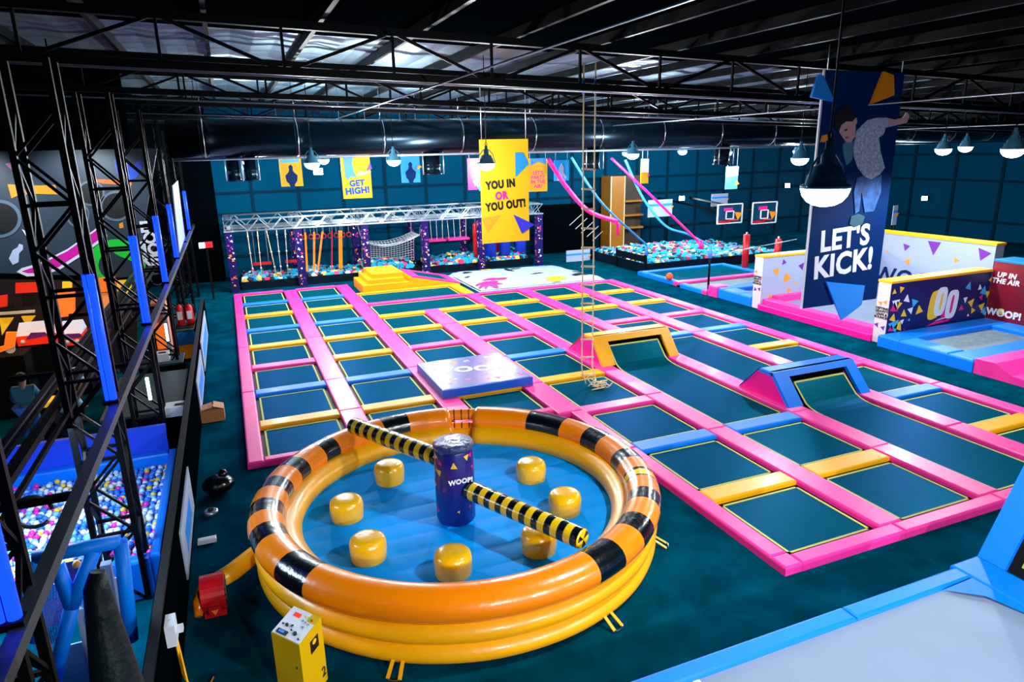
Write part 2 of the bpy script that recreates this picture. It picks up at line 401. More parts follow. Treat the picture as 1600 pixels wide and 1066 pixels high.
# ------------------------------------------------------------------ trampoline court
PZ = .14
CX = [(.04,1.83), (2.37,4.15), (4.72,6.47), (7.1,8.95), (9.45,11.3), (11.82,13.6), (14.17,15.8)]
CN = ['leftmost', 'second', 'third', 'fourth', 'fifth', 'sixth', 'rightmost']
def colname(c): return ('leftmost column' if c == 0 else 'rightmost column' if c == 6 else CN[c]+' column from the left')
BW = .21
BARY = {1: 8.66, 2: 10.9, 3: 13.22, 4: 15.58, 5: 17.92, 6: 20.28, 7: 22.63, 8: 24.97, 9: 27.4, 10: 29.72}
COLR = {'p': ('pink', PINK), 'y': ('yellow', YEL), 'b': ('blue', BLU)}
def bed_thing(name, label, x0, x1, prof, group):
    # a sprung mat: black tray, jump mat following the profile, webbing line all round
    ys = [q[0] for q in prof]
    t = thing(name, label, 'trampoline', ((x0+x1)/2, ys[0], 0), group)
    g = .085; wv = .042
    flat = [q for q in prof if q[1] <= .08]
    MB().box((x0-.02, flat[0][0]-.02, .004), (x1+.02, flat[-1][0]+.02, .035)).build('frame', FRAME, t)
    P = [(y, z) for y, z in prof]; P[0] = (P[0][0]+g, P[0][1]); 
    d = Vector((P[-1][0]-P[-2][0], P[-1][1]-P[-2][1])).normalized(); P[-1] = (P[-1][0]-d.x*g, P[-1][1]-d.y*g)
    def strip(xa, xb, Q, dz, mb):
        v = []; f = []
        for y, z in Q: v += [(xa, y, z+dz), (xb, y, z+dz)]
        for i in range(len(Q)-1): f.append((2*i, 2*i+1, 2*i+3, 2*i+2))
        k = len(v); v += [(a, b, c-.012) for a, b, c in v]
        f += [tuple(q+k for q in reversed(ff)) for ff in f]
        for i in range(len(Q)-1):
            a = 2*i; f += [(a, a+2, a+2+k, a+k), (a+3, a+1, a+1+k, a+3+k)]
        f += [(1, 0, k, k+1), (len(Q)*2-2, len(Q)*2-1, len(Q)*2-1+k, len(Q)*2-2+k)]
        mb.add(v, f)
    m = MB(); strip(x0+g, x1-g, P, 0, m); o = m.build('jump_mat', BED, t)
    m = MB(); strip(x0+g, x0+g+wv, P, .006, m); strip(x1-g-wv, x1-g, P, .006, m)
    def end(a, b):
        dd = (Vector(b)-Vector(a)).normalized()*wv
        strip(x0+g, x1-g, [a, (a[0]+dd.x, a[1]+dd.y)], .006, m)
    end(P[0], P[1]); 
    d = Vector((P[-1][0]-P[-2][0], P[-1][1]-P[-2][1])).normalized()*wv
    strip(x0+g, x1-g, [(P[-1][0]-d.x, P[-1][1]-d.y), P[-1]], .006, m)
    m.build('webbing_line', WEB, t)
    return t
def cross_pad(x0, x1, yc, ck, label, w=BW, name='crossbar_pad', z=PZ-.006):
    cn, m = COLR[ck]
    o = MB().pad(x0, yc-w, x1, yc+w, 0, z, .035).build(name, m, loc=((x0+x1)/2, yc, 0))
    tag(o, label, 'pad', 'short %s pads across the trampoline court' % cn); return o
def strip_pad(x0, x1, y0, y1, ck, label, seams=(), name='lengthwise_pad'):
    m = MB(); ys = [y0]+[s for s in seams if y0 < s < y1]+[y1]
    for a, b in zip(ys, ys[1:]): m.pad(x0, a+.004, x1, b-.004, 0, PZ, .035)
    o = m.build(name, COLR[ck][1], loc=((x0+x1)/2, (y0+y1)/2, 0))
    tag(o, label, 'pad', 'long pink pads along the trampoline court'); return o
SE = [8.9, 13.45, 18.2, 22.9, 27.6]
strip_pad(-.28, .04, 13.45, 32.22, 'p', 'long pink edge pad along the left side of the trampoline court', (18.0, 22.6, 27.5))
strip_pad(1.83, 2.37, 13.68, 31.97, 'p', 'long pink pad between the leftmost and second trampoline columns', (15.6, 18.1, 22.9, 27.4))
strip_pad(4.15, 4.72, 13.68, 32.1, 'p', 'long pink pad between the second and third trampoline columns, beside the logo block', (18.2, 22.9, 27.5))
strip_pad(6.47, 7.1, 13.2, 25.18, 'p', 'long pink pad between the third and fourth columns, partly under the logo block', (15.4, 18.0, 22.6))
strip_pad(6.78, 7.1, 6.43, 13.2, 'p', 'pink edge pad beside the inflatable ring, along the near right block of trampolines', (6.75, 10.9))
strip_pad(8.95, 9.45, 6.7, 27.3, 'p', 'long pink pad along the left side of the yellow ramp bed', (11.0, 13.4, 18.1, 22.8))
strip_pad(11.3, 11.82, 6.7, 27.3, 'p', 'long pink pad between the yellow ramp bed and the blue ramp bed', (8.9, 11.0, 18.0, 22.7))
strip_pad(13.6, 14.17, 6.7, 27.3, 'p', 'long pink pad along the right side of the blue ramp bed', (9.0, 13.2, 17.8, 22.6))
strip_pad(15.8, 16.2, 6.43, 27.3, 'p', 'long pink edge pad along the right side of the trampoline court', (11.0, 13.2, 18.0, 22.6))
def edge(x0, x1, y0, y1, label): 
    o = MB().pad(x0, y0, x1, y1, 0, PZ, .035).build('edge_pad', PINK, loc=((x0+x1)/2, (y0+y1)/2, 0)); tag(o, label, 'pad', 'pink end pads of the trampoline court')
edge(.04, 1.83, 31.97, 32.22, 'pink far end pad of the leftmost trampoline column'); edge(2.37, 4.15, 31.97, 32.22, 'pink far end pad of the second trampoline column')
edge(.04, 4.72, 13.45, 13.68, 'pink near end pad of the two leftmost columns behind the inflatable')
edge(4.72, 6.47, 13.45, 13.68, 'pink near end pad of the third column behind the inflatable entrance')
for c in (4, 5, 6): edge(CX[c][0], CX[c][1], 27.05, 27.3, 'pink far end pad of the %s' % colname(c))
for c, xa, xb in ((3, 7.1, 9.2), (4, 9.2, 11.56), (5, 11.56, 13.88), (6, 13.88, 15.8)):
    edge(xa+.004, xb-.004, 6.43, 6.7, 'pink near end pad of the %s, facing the grey platform' % colname(c))
BARS = {0: {4:'y',5:'b',6:'p',7:'y',8:'b',9:'y',10:'b'}, 1: {4:'y',5:'b',6:'y',7:'y',8:'b',9:'y',10:'b'},
        2: {4:'y',6:'p',7:'y'}, 3: {1:'y',2:'b',3:'p',4:'y',5:'b',6:'p',7:'y'},
        4: {1:'y',2:'b',7:'y',8:'y'}, 5: {5:'b',6:'p',7:'y',8:'y'}, 6: {1:'y',2:'b',3:'p',4:'y',5:'b',6:'p',7:'y',8:'y'}}
for c, d in BARS.items():
    cnt = {}
    tot = {k: sum(1 for v in d.values() if v == k) for k in 'ybp'}
    for l in sorted(d):
        k = d[l]; cnt[k] = cnt.get(k, 0)+1
        pos = 'its only one' if tot[k] == 1 else '%s %s from near end' % (ORD[cnt[k]], COLR[k][0])
        cross_pad(CX[c][0], CX[c][1], BARY[l], k, '%s crossbar pad in the %s, %s' % (COLR[k][0], colname(c), pos), name='crossbar_pad')
cross_pad(4.72, 8.95, BARY[8], 'y', 'extra long yellow crossbar pad closing the two wide far trampolines')
cross_pad(4.72, 8.95, 27.36, 'p', 'extra long pink crossbar pad between the two wide far trampolines', .14)
cross_pad(4.72, 8.95, 29.72, 'y', 'extra long thin yellow crossbar pad at the foot of the yellow podium', .1)
o = MB().pad(8.95, 27.45, 9.4, 29.8, 0, PZ, .035).build('lengthwise_pad', YEL, loc=(9.2, 28.6, 0)); tag(o, 'short yellow pad at the right end of the wide trampoline by the podium', 'pad')
def beds(c, lims):
    for i, (a, b) in enumerate(lims):
        bed_thing('trampoline_bed', 'dark trampoline bed in the %s, %s' % (colname(c), 'nearest the camera' if i == 0 else '%s from the near end' % ORD[i+1]),
                  CX[c][0], CX[c][1], [(a, .06), (b, .06)], 'square trampoline beds of the court')
def lims(c, y0, y1, ls):
    e = [y0]; r = []
    for l in ls: r.append((e[-1], BARY[l]-BW)); e.append(BARY[l]+BW)
    r.append((e[-1], y1)); return r
beds(0, lims(0, 13.68, 31.97, (4,5,6,7,8,9,10))); beds(1, lims(1, 13.68, 31.97, (4,5,6,7,8,9,10)))
beds(2, [(13.68, BARY[4]-BW), (18.0, BARY[6]-BW), (BARY[6]+BW, BARY[7]-BW), (BARY[7]+BW, BARY[8]-BW)])
beds(3, lims(3, 6.7, BARY[8]-BW, (1,2,3,4,5,6,7)))
beds(6, lims(6, 6.7, 27.05, (1,2,3,4,5,6,7,8)))
G2 = 'long trampoline beds of the court'
bed_thing('trampoline_bed', 'wide dark trampoline bed between the extra long pink and yellow crossbars', 4.72, 8.95, [(BARY[8]+BW, .06), (27.22, .06)], G2)
bed_thing('trampoline_bed', 'wide dark trampoline bed directly in front of the yellow podium', 4.72, 8.95, [(27.5, .06), (29.62, .06)], G2)
for a, b, l in ((6.7, BARY[1]-BW, 'nearest the camera'), (BARY[1]+BW, BARY[2]-BW, 'second from the near end')):
    bed_thing('trampoline_bed', 'dark trampoline bed in the fifth column from the left, '+l, *CX[4], [(a, .06), (b, .06)], 'square trampoline beds of the court')
for a, b, l in ((BARY[7]+BW, BARY[8]-BW, 'second from the far end'), (BARY[8]+BW, 27.05, 'at the far end')):
    for c in (4, 5): bed_thing('trampoline_bed', 'dark trampoline bed in the %s, %s' % (colname(c), l), *CX[c], [(a, .06), (b, .06)], 'square trampoline beds of the court')
bed_thing('trampoline_bed', 'dark trampoline bed in the sixth column from the left, third from the far end', *CX[5], [(BARY[6]+BW, .06), (BARY[7]-BW, .06)], 'square trampoline beds of the court')
bed_thing('trampoline_bed', 'dark trampoline bed in the sixth column, second from the far side of the blue ramp', *CX[5], [(BARY[5]+BW, .06), (BARY[6]-BW, .06)], 'square trampoline beds of the court')
bed_thing('trampoline_bed', 'long dark trampoline bed behind the yellow ramp', *CX[4], [(17.95, .06), (BARY[7]-BW, .06)], G2)
bed_thing('trampoline_bed', 'long dark trampoline bed behind the blue ramp', *CX[5], [(13.0, .06), (BARY[5]-BW, .06)], G2)
def ramp_prof(y0, yf, yo, zo):
    pr = [(y0, .06), (yf-.55, .06), (yf-.35, .075), (yf-.18, .11), (yf-.04, .17)]
    n = 5
    for i in range(1, n+1): pr.append((yf-.04+(yo-yf+.04)*i/n, .17+(zo-.17)*i/n))
    return pr
bed_thing('trampoline_bed', 'long dark trampoline bed curving up into the yellow ramp', *CX[4], ramp_prof(BARY[2]+BW, 15.85, 16.3, .66), G2)
bed_thing('trampoline_bed', 'long dark trampoline bed curving up into the blue ramp', *CX[5], ramp_prof(6.7, 11.25, 11.7, .64), G2)
def ramp(name, label, xo0, xo1, xi0, xi1, yb, ytb, ytf, yf, zt, m):
    t = thing(name, label, 'ramp', ((xo0+xo1)/2, (yb+yf)/2, PZ))
    z0 = PZ+.002
    def face_y(z): return yf+(ytf-yf)*(z-z0)/(zt-z0)
    MB().add([(xo0,yb,z0),(xo1,yb,z0),(xo1,ytb,zt),(xo0,ytb,zt),(xo0,yb+.0,z0-.0),(xo1,yb,z0),(xo1,ytb-.06,zt-.06),(xo0,ytb-.06,zt-.06)], [(0,1,2,3),(7,6,5,4)]).build('back_slope', m, t)
    MB().pad(xo0, ytf, xo1, ytb, zt-.1, zt, .03).build('top_pad', m, t)
    for xa, xb in ((xo0, xi0), (xi1, xo1)):
        zo = .66
        v = [(xa, yf, z0), (xb, yf, z0), (xb, ytf, zt), (xa, ytf, zt)]
        MB().add(v+[(a, b+.12, c) for a, b, c in v], [(0,1,2,3),(7,6,5,4),(0,4,5,1),(1,5,6,2),(3,2,6,7),(0,3,7,4)]).build('front_side_pad', m, t)
    zo = .7; v = [(xi0, face_y(zo), zo), (xi1, face_y(zo), zo), (xi1, ytf, zt), (xi0, ytf, zt)]
    MB().add(v+[(a, b+.12, c) for a, b, c in v], [(0,1,2,3),(7,6,5,4),(0,4,5,1),(3,2,6,7)]).build('front_top_pad', m, t)
    MB().add([(xi0+.01,yf+.22,z0),(xi1-.01,yf+.22,z0),(xi1-.01,ytf+.12,zt-.12),(xi0+.01,ytf+.12,zt-.12),(xi0+.01,yf+.3,z0),(xi1-.01,yf+.3,z0),(xi1-.01,ytf+.2,zt-.12),(xi0+.01,ytf+.2,zt-.12)], [(0,1,2,3),(7,6,5,4),(0,4,5,1),(1,5,6,2),(2,6,7,3),(3,7,4,0)]).build('inner_board', FRAME, t)
    for x, s in ((xo0+.012, -1), (xo1-.012, 1)):
        q = [(yf+.03, z0), (yb-.03, z0), (ytb, zt-.03), (ytf, zt-.03)]
        o = MB().prism(q, (x, 0, 0), Y_, Z_, .03).build('side_panel', MAG, t); plabel(o, 'magenta side panel')
    return t
ramp('jump_ramp', 'yellow padded jump ramp with magenta sides, farther of the two ramps', 9.12, 11.68, 9.56, 11.36, 17.91, 16.92, 16.43, 15.8, .85, YEL)
ramp('jump_ramp', 'blue padded jump ramp with magenta sides, nearer of the two ramps', 11.43, 13.98, 11.84, 13.66, 12.95, 12.27, 11.82, 11.2, .82, BLU)

# logo block lying on the court
t = thing('logo_block', 'square blue block with confetti print and white logo lying on the court', 'block', (5.55, 16.6, PZ))
MB().pad(4.32, 15.3, 6.76, 17.78, PZ, .36, .03).build('block_body', mat('block_blue_vinyl', (10, 96, 220), .4, coat=.1), t)
MB().box((4.37, 15.35, .3605), (6.71, 17.73, .3635)).build('printed_top', mat('block_print_navy', (10, 44, 140), .34, coat=.12, bump=(4, .4, .02)), t)
c = [MB(), MB(), MB()]
for i in range(34):
    x, y = rnd.uniform(4.5, 6.6), rnd.uniform(15.5, 17.6)
    if 4.9 < x < 6.1 and 16.1 < y < 17.1: continue
    c[i % 3].prism(tri(x, y, rnd.uniform(.05, .13), rnd.uniform(0, 6)), (0, 0, .3642), X_, Y_, .001)
for q, m in zip(c, (PKP, ORP, WHP)): q.build('confetti_print', m, t)
text(t, 'WOOP!', (5.5, 16.6, .366), X_, Y_, .62, WHP, 'logo', .04, rot=-.25)

# ------------------------------------------------------------------ inflatable ring with sweeper
IC = (2.87, 9.52)
t = thing('inflatable_arena', 'big round orange and yellow inflatable arena with black striped rim and blue floor', 'inflatable', (IC[0], IC[1], 0))
def torus(mb, R, z, a, az=None, n=120, k=16, a0=0., a1=2*PI, mi=0, colf=None, caps=False, wob=0.):
    az = az or a; v = []; closed = abs(a1-a0-2*PI) < 1e-6
    for i in range(n if closed else n+1):
        th = a0+(a1-a0)*i/n; w = 1+wob*math.sin(th*17)
        for j in range(k):
            ph = 2*PI*j/k; rr = R+a*w*math.cos(ph)
            v.append((IC[0]+rr*math.cos(th), IC[1]+rr*math.sin(th), z+az*w*math.sin(ph)))
    o = len(mb.v); mb.v += v; N = n if closed else n+1
    for i in range(n):
        th = a0+(a1-a0)*(i+.5)/n; m = colf(th) if colf else mi
        for j in range(k):
            a_ = o+i*k+j; b_ = o+i*k+(j+1) % k; i2 = ((i+1) % N)*k
            mb.f.append((a_, o+i2+j, o+i2+(j+1) % k, b_)); mb.m.append(m); mb.sm.append(True)
    if caps and not closed:
        for i, rev in ((0, False), (n, True)):
            th = a0+(a1-a0)*i/n; d = (-1 if i == 0 else 1)
            c = (IC[0]+R*math.cos(th)-d*math.sin(th)*a*.45, IC[1]+R*math.sin(th)+d*math.cos(th)*a*.45, z)
            mid = []
            for j in range(k):
                ph = 2*PI*j/k; rr = R+.72*a*math.cos(ph)
                mid.append((IC[0]+rr*math.cos(th)-d*math.sin(th)*a*.34, IC[1]+rr*math.sin(th)+d*math.cos(th)*a*.34, z+.72*az*math.sin(ph)))
            o2 = len(mb.v); mb.v += mid+[c]
            for j in range(k):
                a_, b_ = o+i*k+j, o+i*k+(j+1) % k; c_, d_ = o2+j, o2+(j+1) % k
                mb.f += [(a_, b_, d_, c_) if not rev else (b_, a_, c_, d_), (c_, d_, o2+k) if not rev else (d_, c_, o2+k)]
                mb.m += [mi, mi]; mb.sm += [True, True]
GAP0, GAP1 = math.radians(64.3), math.radians(76.7)
m = MB(); torus(m, 2.86, .18, .27, .18, wob=.006); m.build('lower_wall_tube', IYEL, t)
m = MB(); torus(m, 2.87, .47, .275, .185, wob=.006); m.build('middle_wall_tube', IYEL, t)
m = MB(); torus(m, 2.68, .56, .24, .2, a0=GAP1, a1=GAP0+2*PI, n=150, caps=True); m.build('inner_wall_tube', IYEL, t)
def bd(*prs): return [(math.radians(a), math.radians(b)) for a, b in prs]
BANDS = bd((26.7, 42.7), (6.7, 15.5), (-12.2, -5.1), (-39.2, -32.6), (-56.1, -48.1), (-74, -64.7), (92.8, 103.1), (125.1, 132.4), (142.2, 148.4), (156.5, 163), (170.1, 177.4), (185.5, 192.7), (204.3, 215.2))
THIN = math.radians(-20.2)
def rimcol(th):
    a = (th+PI) % (2*PI)-PI
    for lo, hi in BANDS:
        for s in (0, -2*PI, 2*PI):
            if lo+s <= a <= hi+s: return 1
    if abs(a-THIN) < .018 or abs(a-THIN+.075) < .006: return 1
    if -.07 < a-THIN < -.018: return 2
    return 0
m = MB(); torus(m, 2.93, .82, .26, .225, a0=GAP1, a1=GAP0+2*PI, n=420, k=18, colf=rimcol, caps=True); m.build('striped_rim_tube', [ORG, IBLK, SYEL], t)
for z in (.9, .62):   # the two short tubes closing the entrance
    m = MB(); n = 24; P = []
    for i in range(n+1):
        th = GAP0+.02+(GAP1-GAP0-.04)*i/n; P.append((IC[0]+2.93*math.cos(th), IC[1]+2.93*math.sin(th), z))
    m.tube(P, .115, 12)
    for i in range(n): 
        if i in (5, 12, 19):
            for k in range(12): m.m[i*12+k] = 1
    m.build('entrance_tube', [ORG, IBLK], t)
# quilted blue floor
fl = MB(); n = 40; ys = np.linspace(-2.57, 2.57, 85); R = 2.58
def fz(y): return .42+.02*abs(math.sin(PI*(y+2.57)/.42))**.5
for i in range(len(ys)-1):
    ya, yb = ys[i], ys[i+1]; xa = math.sqrt(max(0, R*R-ya*ya)); xb = math.sqrt(max(0, R*R-yb*yb)); q = 12; v = []
    for k in range(q+1): u = -1+2*k/q; v += [(IC[0]+u*xa, IC[1]+ya, fz(ya)), (IC[0]+u*xb, IC[1]+yb, fz(yb))]
    fl.add(v, [(2*k, 2*k+2, 2*k+3, 2*k+1) for k in range(q)], 0, True)
fl.build('quilted_floor', IBLU, t)
for x, y in [(2.05,10.95), (1.15,9.98), (1.25,8.72), (2.25,7.88), (3.55,7.9), (4.38,8.72), (4.35,9.98)]:
    MB().lathe([(.235,0),(.25,.04),(.262,.18),(.262,.27),(.245,.34),(.2,.375),(.12,.385),(.02,.388)], (x, y, .40), 28).build('standing_podium', mat('podium_yellow_vinyl', (250,184,8), .25, coat=.5, bump=(12,.4,.02)) if 'podium_yellow_vinyl' not in MATS else MATS['podium_yellow_vinyl'], t)
for a in (-122, -70, -32): # anchor straps
    a = math.radians(a); d = Vector((math.cos(a), math.sin(a), 0)); s = Vector((-d.y, d.x, 0)); c = Vector((IC[0], IC[1], 0)); m = MB()
    for k in (-1, 1): m.beam(c+d*3.02+s*.055*k+Vector((0,0,.2)), c+d*3.3+s*.075*k+Vector((0,0,.03)), .045, .012)
    m.build('anchor_strap', IYEL, t)
    MB().tube([c+d*3.3+s*.075*math.cos(q)+d*.03*math.sin(q)+Vector((0,0,.035)) for q in np.linspace(0, PI, 7)], .008, 5).build('anchor_ring', CHROME, t)
hose = [(-.02, 9.95, .3), (-.3, 9.72, .28), (-.58, 9.45, .26), (-.82, 9.28, .26)]
MB().tube(hose, [.12, .13, .13, .12], 14).build('air_hose', IYEL, t)
MB().tube([Vector(hose[3])+Vector((.03,.02,0)), Vector(hose[3])], .132, 14).build('hose_strap', FRAME, t)
MB().tube([(-.84,9.25,.24), (-.95,9.1,.3), (-1.02,8.92,.24), (-1.03,8.78,.12)], [.1,.09,.08,.05], 10).build('spare_sleeve', ORG, t)
# blower
t = thing('air_blower', 'red electric air blower on the floor at the end of the yellow hose', 'blower', (-.85, 9.0, 0))
m = MB(); R_ = .24
prof = [(R_*math.cos(a), R_*math.sin(a)) for a in np.linspace(0, 2*PI, 25)[:-1]]
m.prism(prof, (-.98, 9.0, .3), (0,1,0), Z_, .3); m.build('blower_housing', RED, t)
MB().box((-.97, 8.85, 0), (-.69, 9.15, .08)).build('foot', RED, t)
m = MB()
for z in (.16, .24, .32, .4): m.tube([(-.675, 9+.17*math.cos(a), z) for a in (0, PI)], .01, 5)
m.build('intake_grille', FRAME, t)
MB().box((-.9, 8.72, .1), (-.74, 8.8, .24)).build('motor_box', RED, t)
MB().prism(tri(0, 0, .05, .5), (-.82, 8.718, .17), X_, Z_, .003).build('warning_sticker', ORP, t)
# sweeper
t = thing('sweeper_machine', 'navy padded central pillar with two yellow and black striped sweeping arms', 'sweeper', (2.72, 9.2, .42))
MB().lathe([(.27,0),(.3,.05),(.305,.5),(.3,1.2),(.27,1.26)], (2.72, 9.2, .46), 32).build('pillar', NAVY, t)
MB().lathe([(.305,0),(.315,.06),(.29,.1),(.2,.115),(.08,.1),(.01,.12)], (2.72, 9.2, 1.68), 32).build('crinkled_top', CRINK, t)
MB().box((2.5,8.98,.41), (2.94,9.42,.47)).build('base_pad', IBLU, t)
c = [MB(), MB(), MB()]
for i in range(46):
    a = rnd.uniform(0, 2*PI); z = rnd.uniform(.55, 1.62)
    if -2.1 < a-2*PI < -1.1 and 1.05 < z < 1.4: continue
    d = Vector((math.cos(a), math.sin(a), 0)); s = Vector((-d.y, d.x, 0))
    c[i % 3].prism(tri(0, 0, rnd.uniform(.02, .07), rnd.uniform(0, 6)), Vector((2.72, 9.2, z))+d*.301, s, Z_, .006)
for q, m_ in zip(c, (PKP, YLP, PUR)): q.build('confetti_print', m_, t)
text(t, 'WOOP!', (2.72, 8.885, 1.24), (1, 0, 0), Z_, .105, WHP, 'logo', .05)
def arm(p, q, r):
    m = MB(); n = 96; P = [Vector(p).lerp(Vector(q), i/n) for i in range(n+1)]; rs = [r]*(n+1)
    rs[0] = r*.9; rs[-1] = r*.86; rs[-2] = r*.97
    m.tube(P, rs, 18)
    for i in range(n):
        if (i//5) % 2 == 0:
            for k in range(18): m.m[i*18+k] = 1
    o = m.build('sweeping_arm', [SYEL, IBLK], t)
    d = (Vector(q)-Vector(p)).normalized(); e = MB(); u = d.cross(Vector((0,0,1))).normalized(); w = u.cross(d)
    for k in range(3):
        e.prism([(0,0)]+[(r*.84*math.cos(a), r*.84*math.sin(a)) for a in np.linspace(k*2.09, k*2.09+.8, 6)], Vector(q)+d*.002, u, w, .003)
    e.build('end_wedge_print', IBLK, o)
arm((2.85, 8.95, 1.05), (3.83, 7.08, 1.0), .145)
arm((2.6, 9.46, 1.4), (1.62, 11.85, 1.22), .15)

# control console
t = thing('control_console', 'yellow metal control console with slanted white button panel in front of the inflatable', 'console', (.135, 7.07, 0))
B, R4, Fr, L4 = (.14, 7.42), (.41, 7.08), (.13, 6.72), (-.14, 7.06)
zb, zf = .86, .85
v = [(*L4,0),(*Fr,0),(*R4,0),(*B,0),(*L4,zf-.0),(*Fr,zf-.01),(*R4,zb),(*B,zb)]
MB().add(v, [(3,2,1,0),(4,5,6,7),(0,1,5,4),(1,2,6,5),(2,3,7,6),(3,0,4,7)]).build('console_body', CTLY, t)
o_ = Vector((*L4, zf)); xa = Vector((*Fr, zf-.01))-o_; ya = Vector((*B, zb))-o_; nn = xa.cross(ya).normalized()
xl, yl = xa.length, ya.length; xa.normalize(); ya.normalize()
pn = MB().prism([(.008,.008),(xl-.008,.008),(xl-.008,yl-.008),(.008,yl-.008)], o_+nn*.001, xa, ya, .006).build('button_panel', WHITE, t)
def onp(a, b, pts, m_, nm, h=.012): MB().prism([(a*xl+p_, b*yl+q_) for p_, q_ in pts], o_+nn*.0072, xa, ya, h).build(nm, m_, pn)
sq = lambda w, h: [(-w,-h),(w,-h),(w,h),(-w,h)]
ci = lambda r: [(r*math.cos(a), r*math.sin(a)) for a in np.linspace(0, 2*PI, 13)[:-1]]
onp(.33, .77, sq(.05, .03), SIGNR, 'red_display', .006)
onp(.3, .12, sq(.075, .03), BKP, 'meter', .012); onp(.28, .12, sq(.04, .018), BLP, 'meter_window', .014)
for i, m_ in enumerate((YLP, GREEN, RED)): onp(.62+.11*i, .82-.02*i, ci(.014), m_, 'indicator_lamp')
for i in range(3): onp(.62+.11*i, .66-.02*i, ci(.014), ALU, 'push_button')
onp(.75, .48, sq(.018, .012), ALU, 'key_switch'); onp(.14, .36, ci(.011), BKP, 'knob'); onp(.28, .36, ci(.02), BKP, 'knob', .02); onp(.46, .38, ci(.02), CHROME, 'knob', .02)
onp(.5, .28, ci(.01), BKP, 'knob'); onp(.68, .22, ci(.025), BKP, 'knob', .02); onp(.87, .12, ci(.012), BKP, 'knob')
fx = Vector((*R4,0))-Vector((*Fr,0)); fl_ = fx.length; fx.normalize()
MB().prism([(fl_*.42,.56),(fl_*.78,.56),(fl_*.78,.72),(fl_*.42,.72)], Vector((*Fr,0)), fx, Z_, .004).build('warning_label', BKP, t)
MB().prism([(.04*math.cos(a)+fl_*.6, .03*math.sin(a)+.675) for a in np.linspace(0, 2*PI, 13)[:-1]], Vector((*Fr,0)), fx, Z_, .006).build('label_emblem', YLP, t)
text(t, '2', Vector((*Fr,0))+fx*(fl_*.86)+Vector((0,0,.16))+fx.cross(Vector(Z_))*.003, fx, Z_, .18, BKP, 'number', 0)
gx_ = Vector((*Fr,0))-Vector((*L4,0)); gl = gx_.length; gx_.normalize()
MB().prism([(gl*.84+.012*math.cos(a), .52+.02*math.sin(a)) for a in np.linspace(0, 2*PI, 9)[:-1]], Vector((*L4,0)), gx_, Z_, .01).build('door_lock', CHROME, t)

# ------------------------------------------------------------------ near grey platform with tilted wall trampoline
PH = .6
t = thing('wide_trampoline', 'pale grey low platform bed edged with blue pads in the near right corner', 'trampoline', (6, 3, 0))
MB().box((2.0, .6, .02), (8.7, 5.0, PH-.08)).build('frame', FRAME, t)
v = [(2.1, .7, PH-.05), (8.0, .7, PH-.05), (8.28, 1.2, PH-.05), (8.28, 4.62, PH-.05), (8.0, 4.84, PH-.05), (2.1, 4.84, PH-.05)]
MB().prism([(a, b) for a, b, c_ in v], (0, 0, PH-.078), X_, Y_, .03).build('grey_bed', GREYBED, t)
MB().box((3.93, .7, PH-.047), (4.01, 4.83, PH-.044)).build('white_seam', WHITE, t)
for xa, xb in ((1.9, 6.28), (6.285, 8.3)): MB().pad(xa, 4.82, xb, 5.06, .3, PH, .04).build('edge_pad', BLU, t)
MB().pad(8.25, .6, 8.77, 5.1, .0, PH+.015, .03).build('side_pad', BLU, t)
MB().add([(7.72,4.8,PH-.02),(8.25,4.8,PH+.0),(8.25,4.3,PH+.0),(8.2,4.0,PH-.02),(8.05,4.5,PH-.01)], [(0,4,3,2,1)]).build('corner_flap', BLU, t)
t = thing('tilted_trampoline', 'black tilted wall trampoline in a wide blue padded frame at the right edge', 'trampoline', (9.0, 3, PH))
o_ = Vector((8.78, 5.1, PH)); up = (Vector((9.37, 5.11, 1.7))-o_).normalized(); bk = Vector((0, -1, 0)); n_ = bk.cross(up)
def slab(a0, b0, a1, b1, th, nm, m_, off=0.): MB().prism([(a0,b0),(a1,b0),(a1,b1),(a0,b1)], o_-n_*(.12-off), bk, up, th).build(nm, m_, t)
slab(.004, .004, 4.0, 2.6, .06, 'backing', FRAME)
slab(0, 0, .36, 2.6, .12, 'side_pad', BLU); slab(.362, 2.3, 3.6, 2.6, .12, 'top_pad', BLU); slab(3.64, 0, 4.0, 2.6, .12, 'side_pad', BLU)
slab(.5, .13, 3.5, 2.2, .01, 'jump_mat', BEDK, .075)
for a in ((.5,.13,.56,2.2),(3.44,.13,3.5,2.2),(.561,.13,3.439,.19),(.561,2.14,3.439,2.2)): slab(*a, .012, 'webbing_line', WEBG, .08)

# ------------------------------------------------------------------ rope ladder
t = thing('rope_ladder', 'rope ladder with wooden rungs hanging from the roof, its end coiled on a trampoline', 'ladder', (8.1, 14.9, .06))
lx0, lx1, ly = 8.0, 8.31, 14.95
for x in (lx0, lx1):
    MB().tube([(x, ly, roof_z(8)-.5), (x, ly, 5.5), (x+.005, ly, 3), (x, ly, .5), (x+.06, ly-.12, .12)], .017, 6).build('rope', WOOD, t)
    MB().tube([(x, ly, 7.55), (x, ly, 7.25)], .03, 8).build('blue_sleeve', BLU, t)
z = 5.55; i = 0
while z > .3:
    MB().tube([(lx0-.03, ly, z+.012), (lx1+.03, ly, z-.02)], .024, 8).build('rung', WOOD, t); z -= .475
m = MB()
for i in range(7):
    c_ = Vector((8.3+rnd.uniform(-.16,.2), 14.55+rnd.uniform(-.3,.25), .1)); P = []
    r1, r2, ph = rnd.uniform(.07,.16), rnd.uniform(.05,.12), rnd.uniform(0, 6)
    for k in range(17):
        a = ph+k/16*5.6; P.append(c_+Vector((r1*math.cos(a), r2*math.sin(a), .03+.05*math.sin(a*2+i)+.02*i)))
    m.tube(P, .012, 6)
m.build('coiled_rope', WOOD, t)
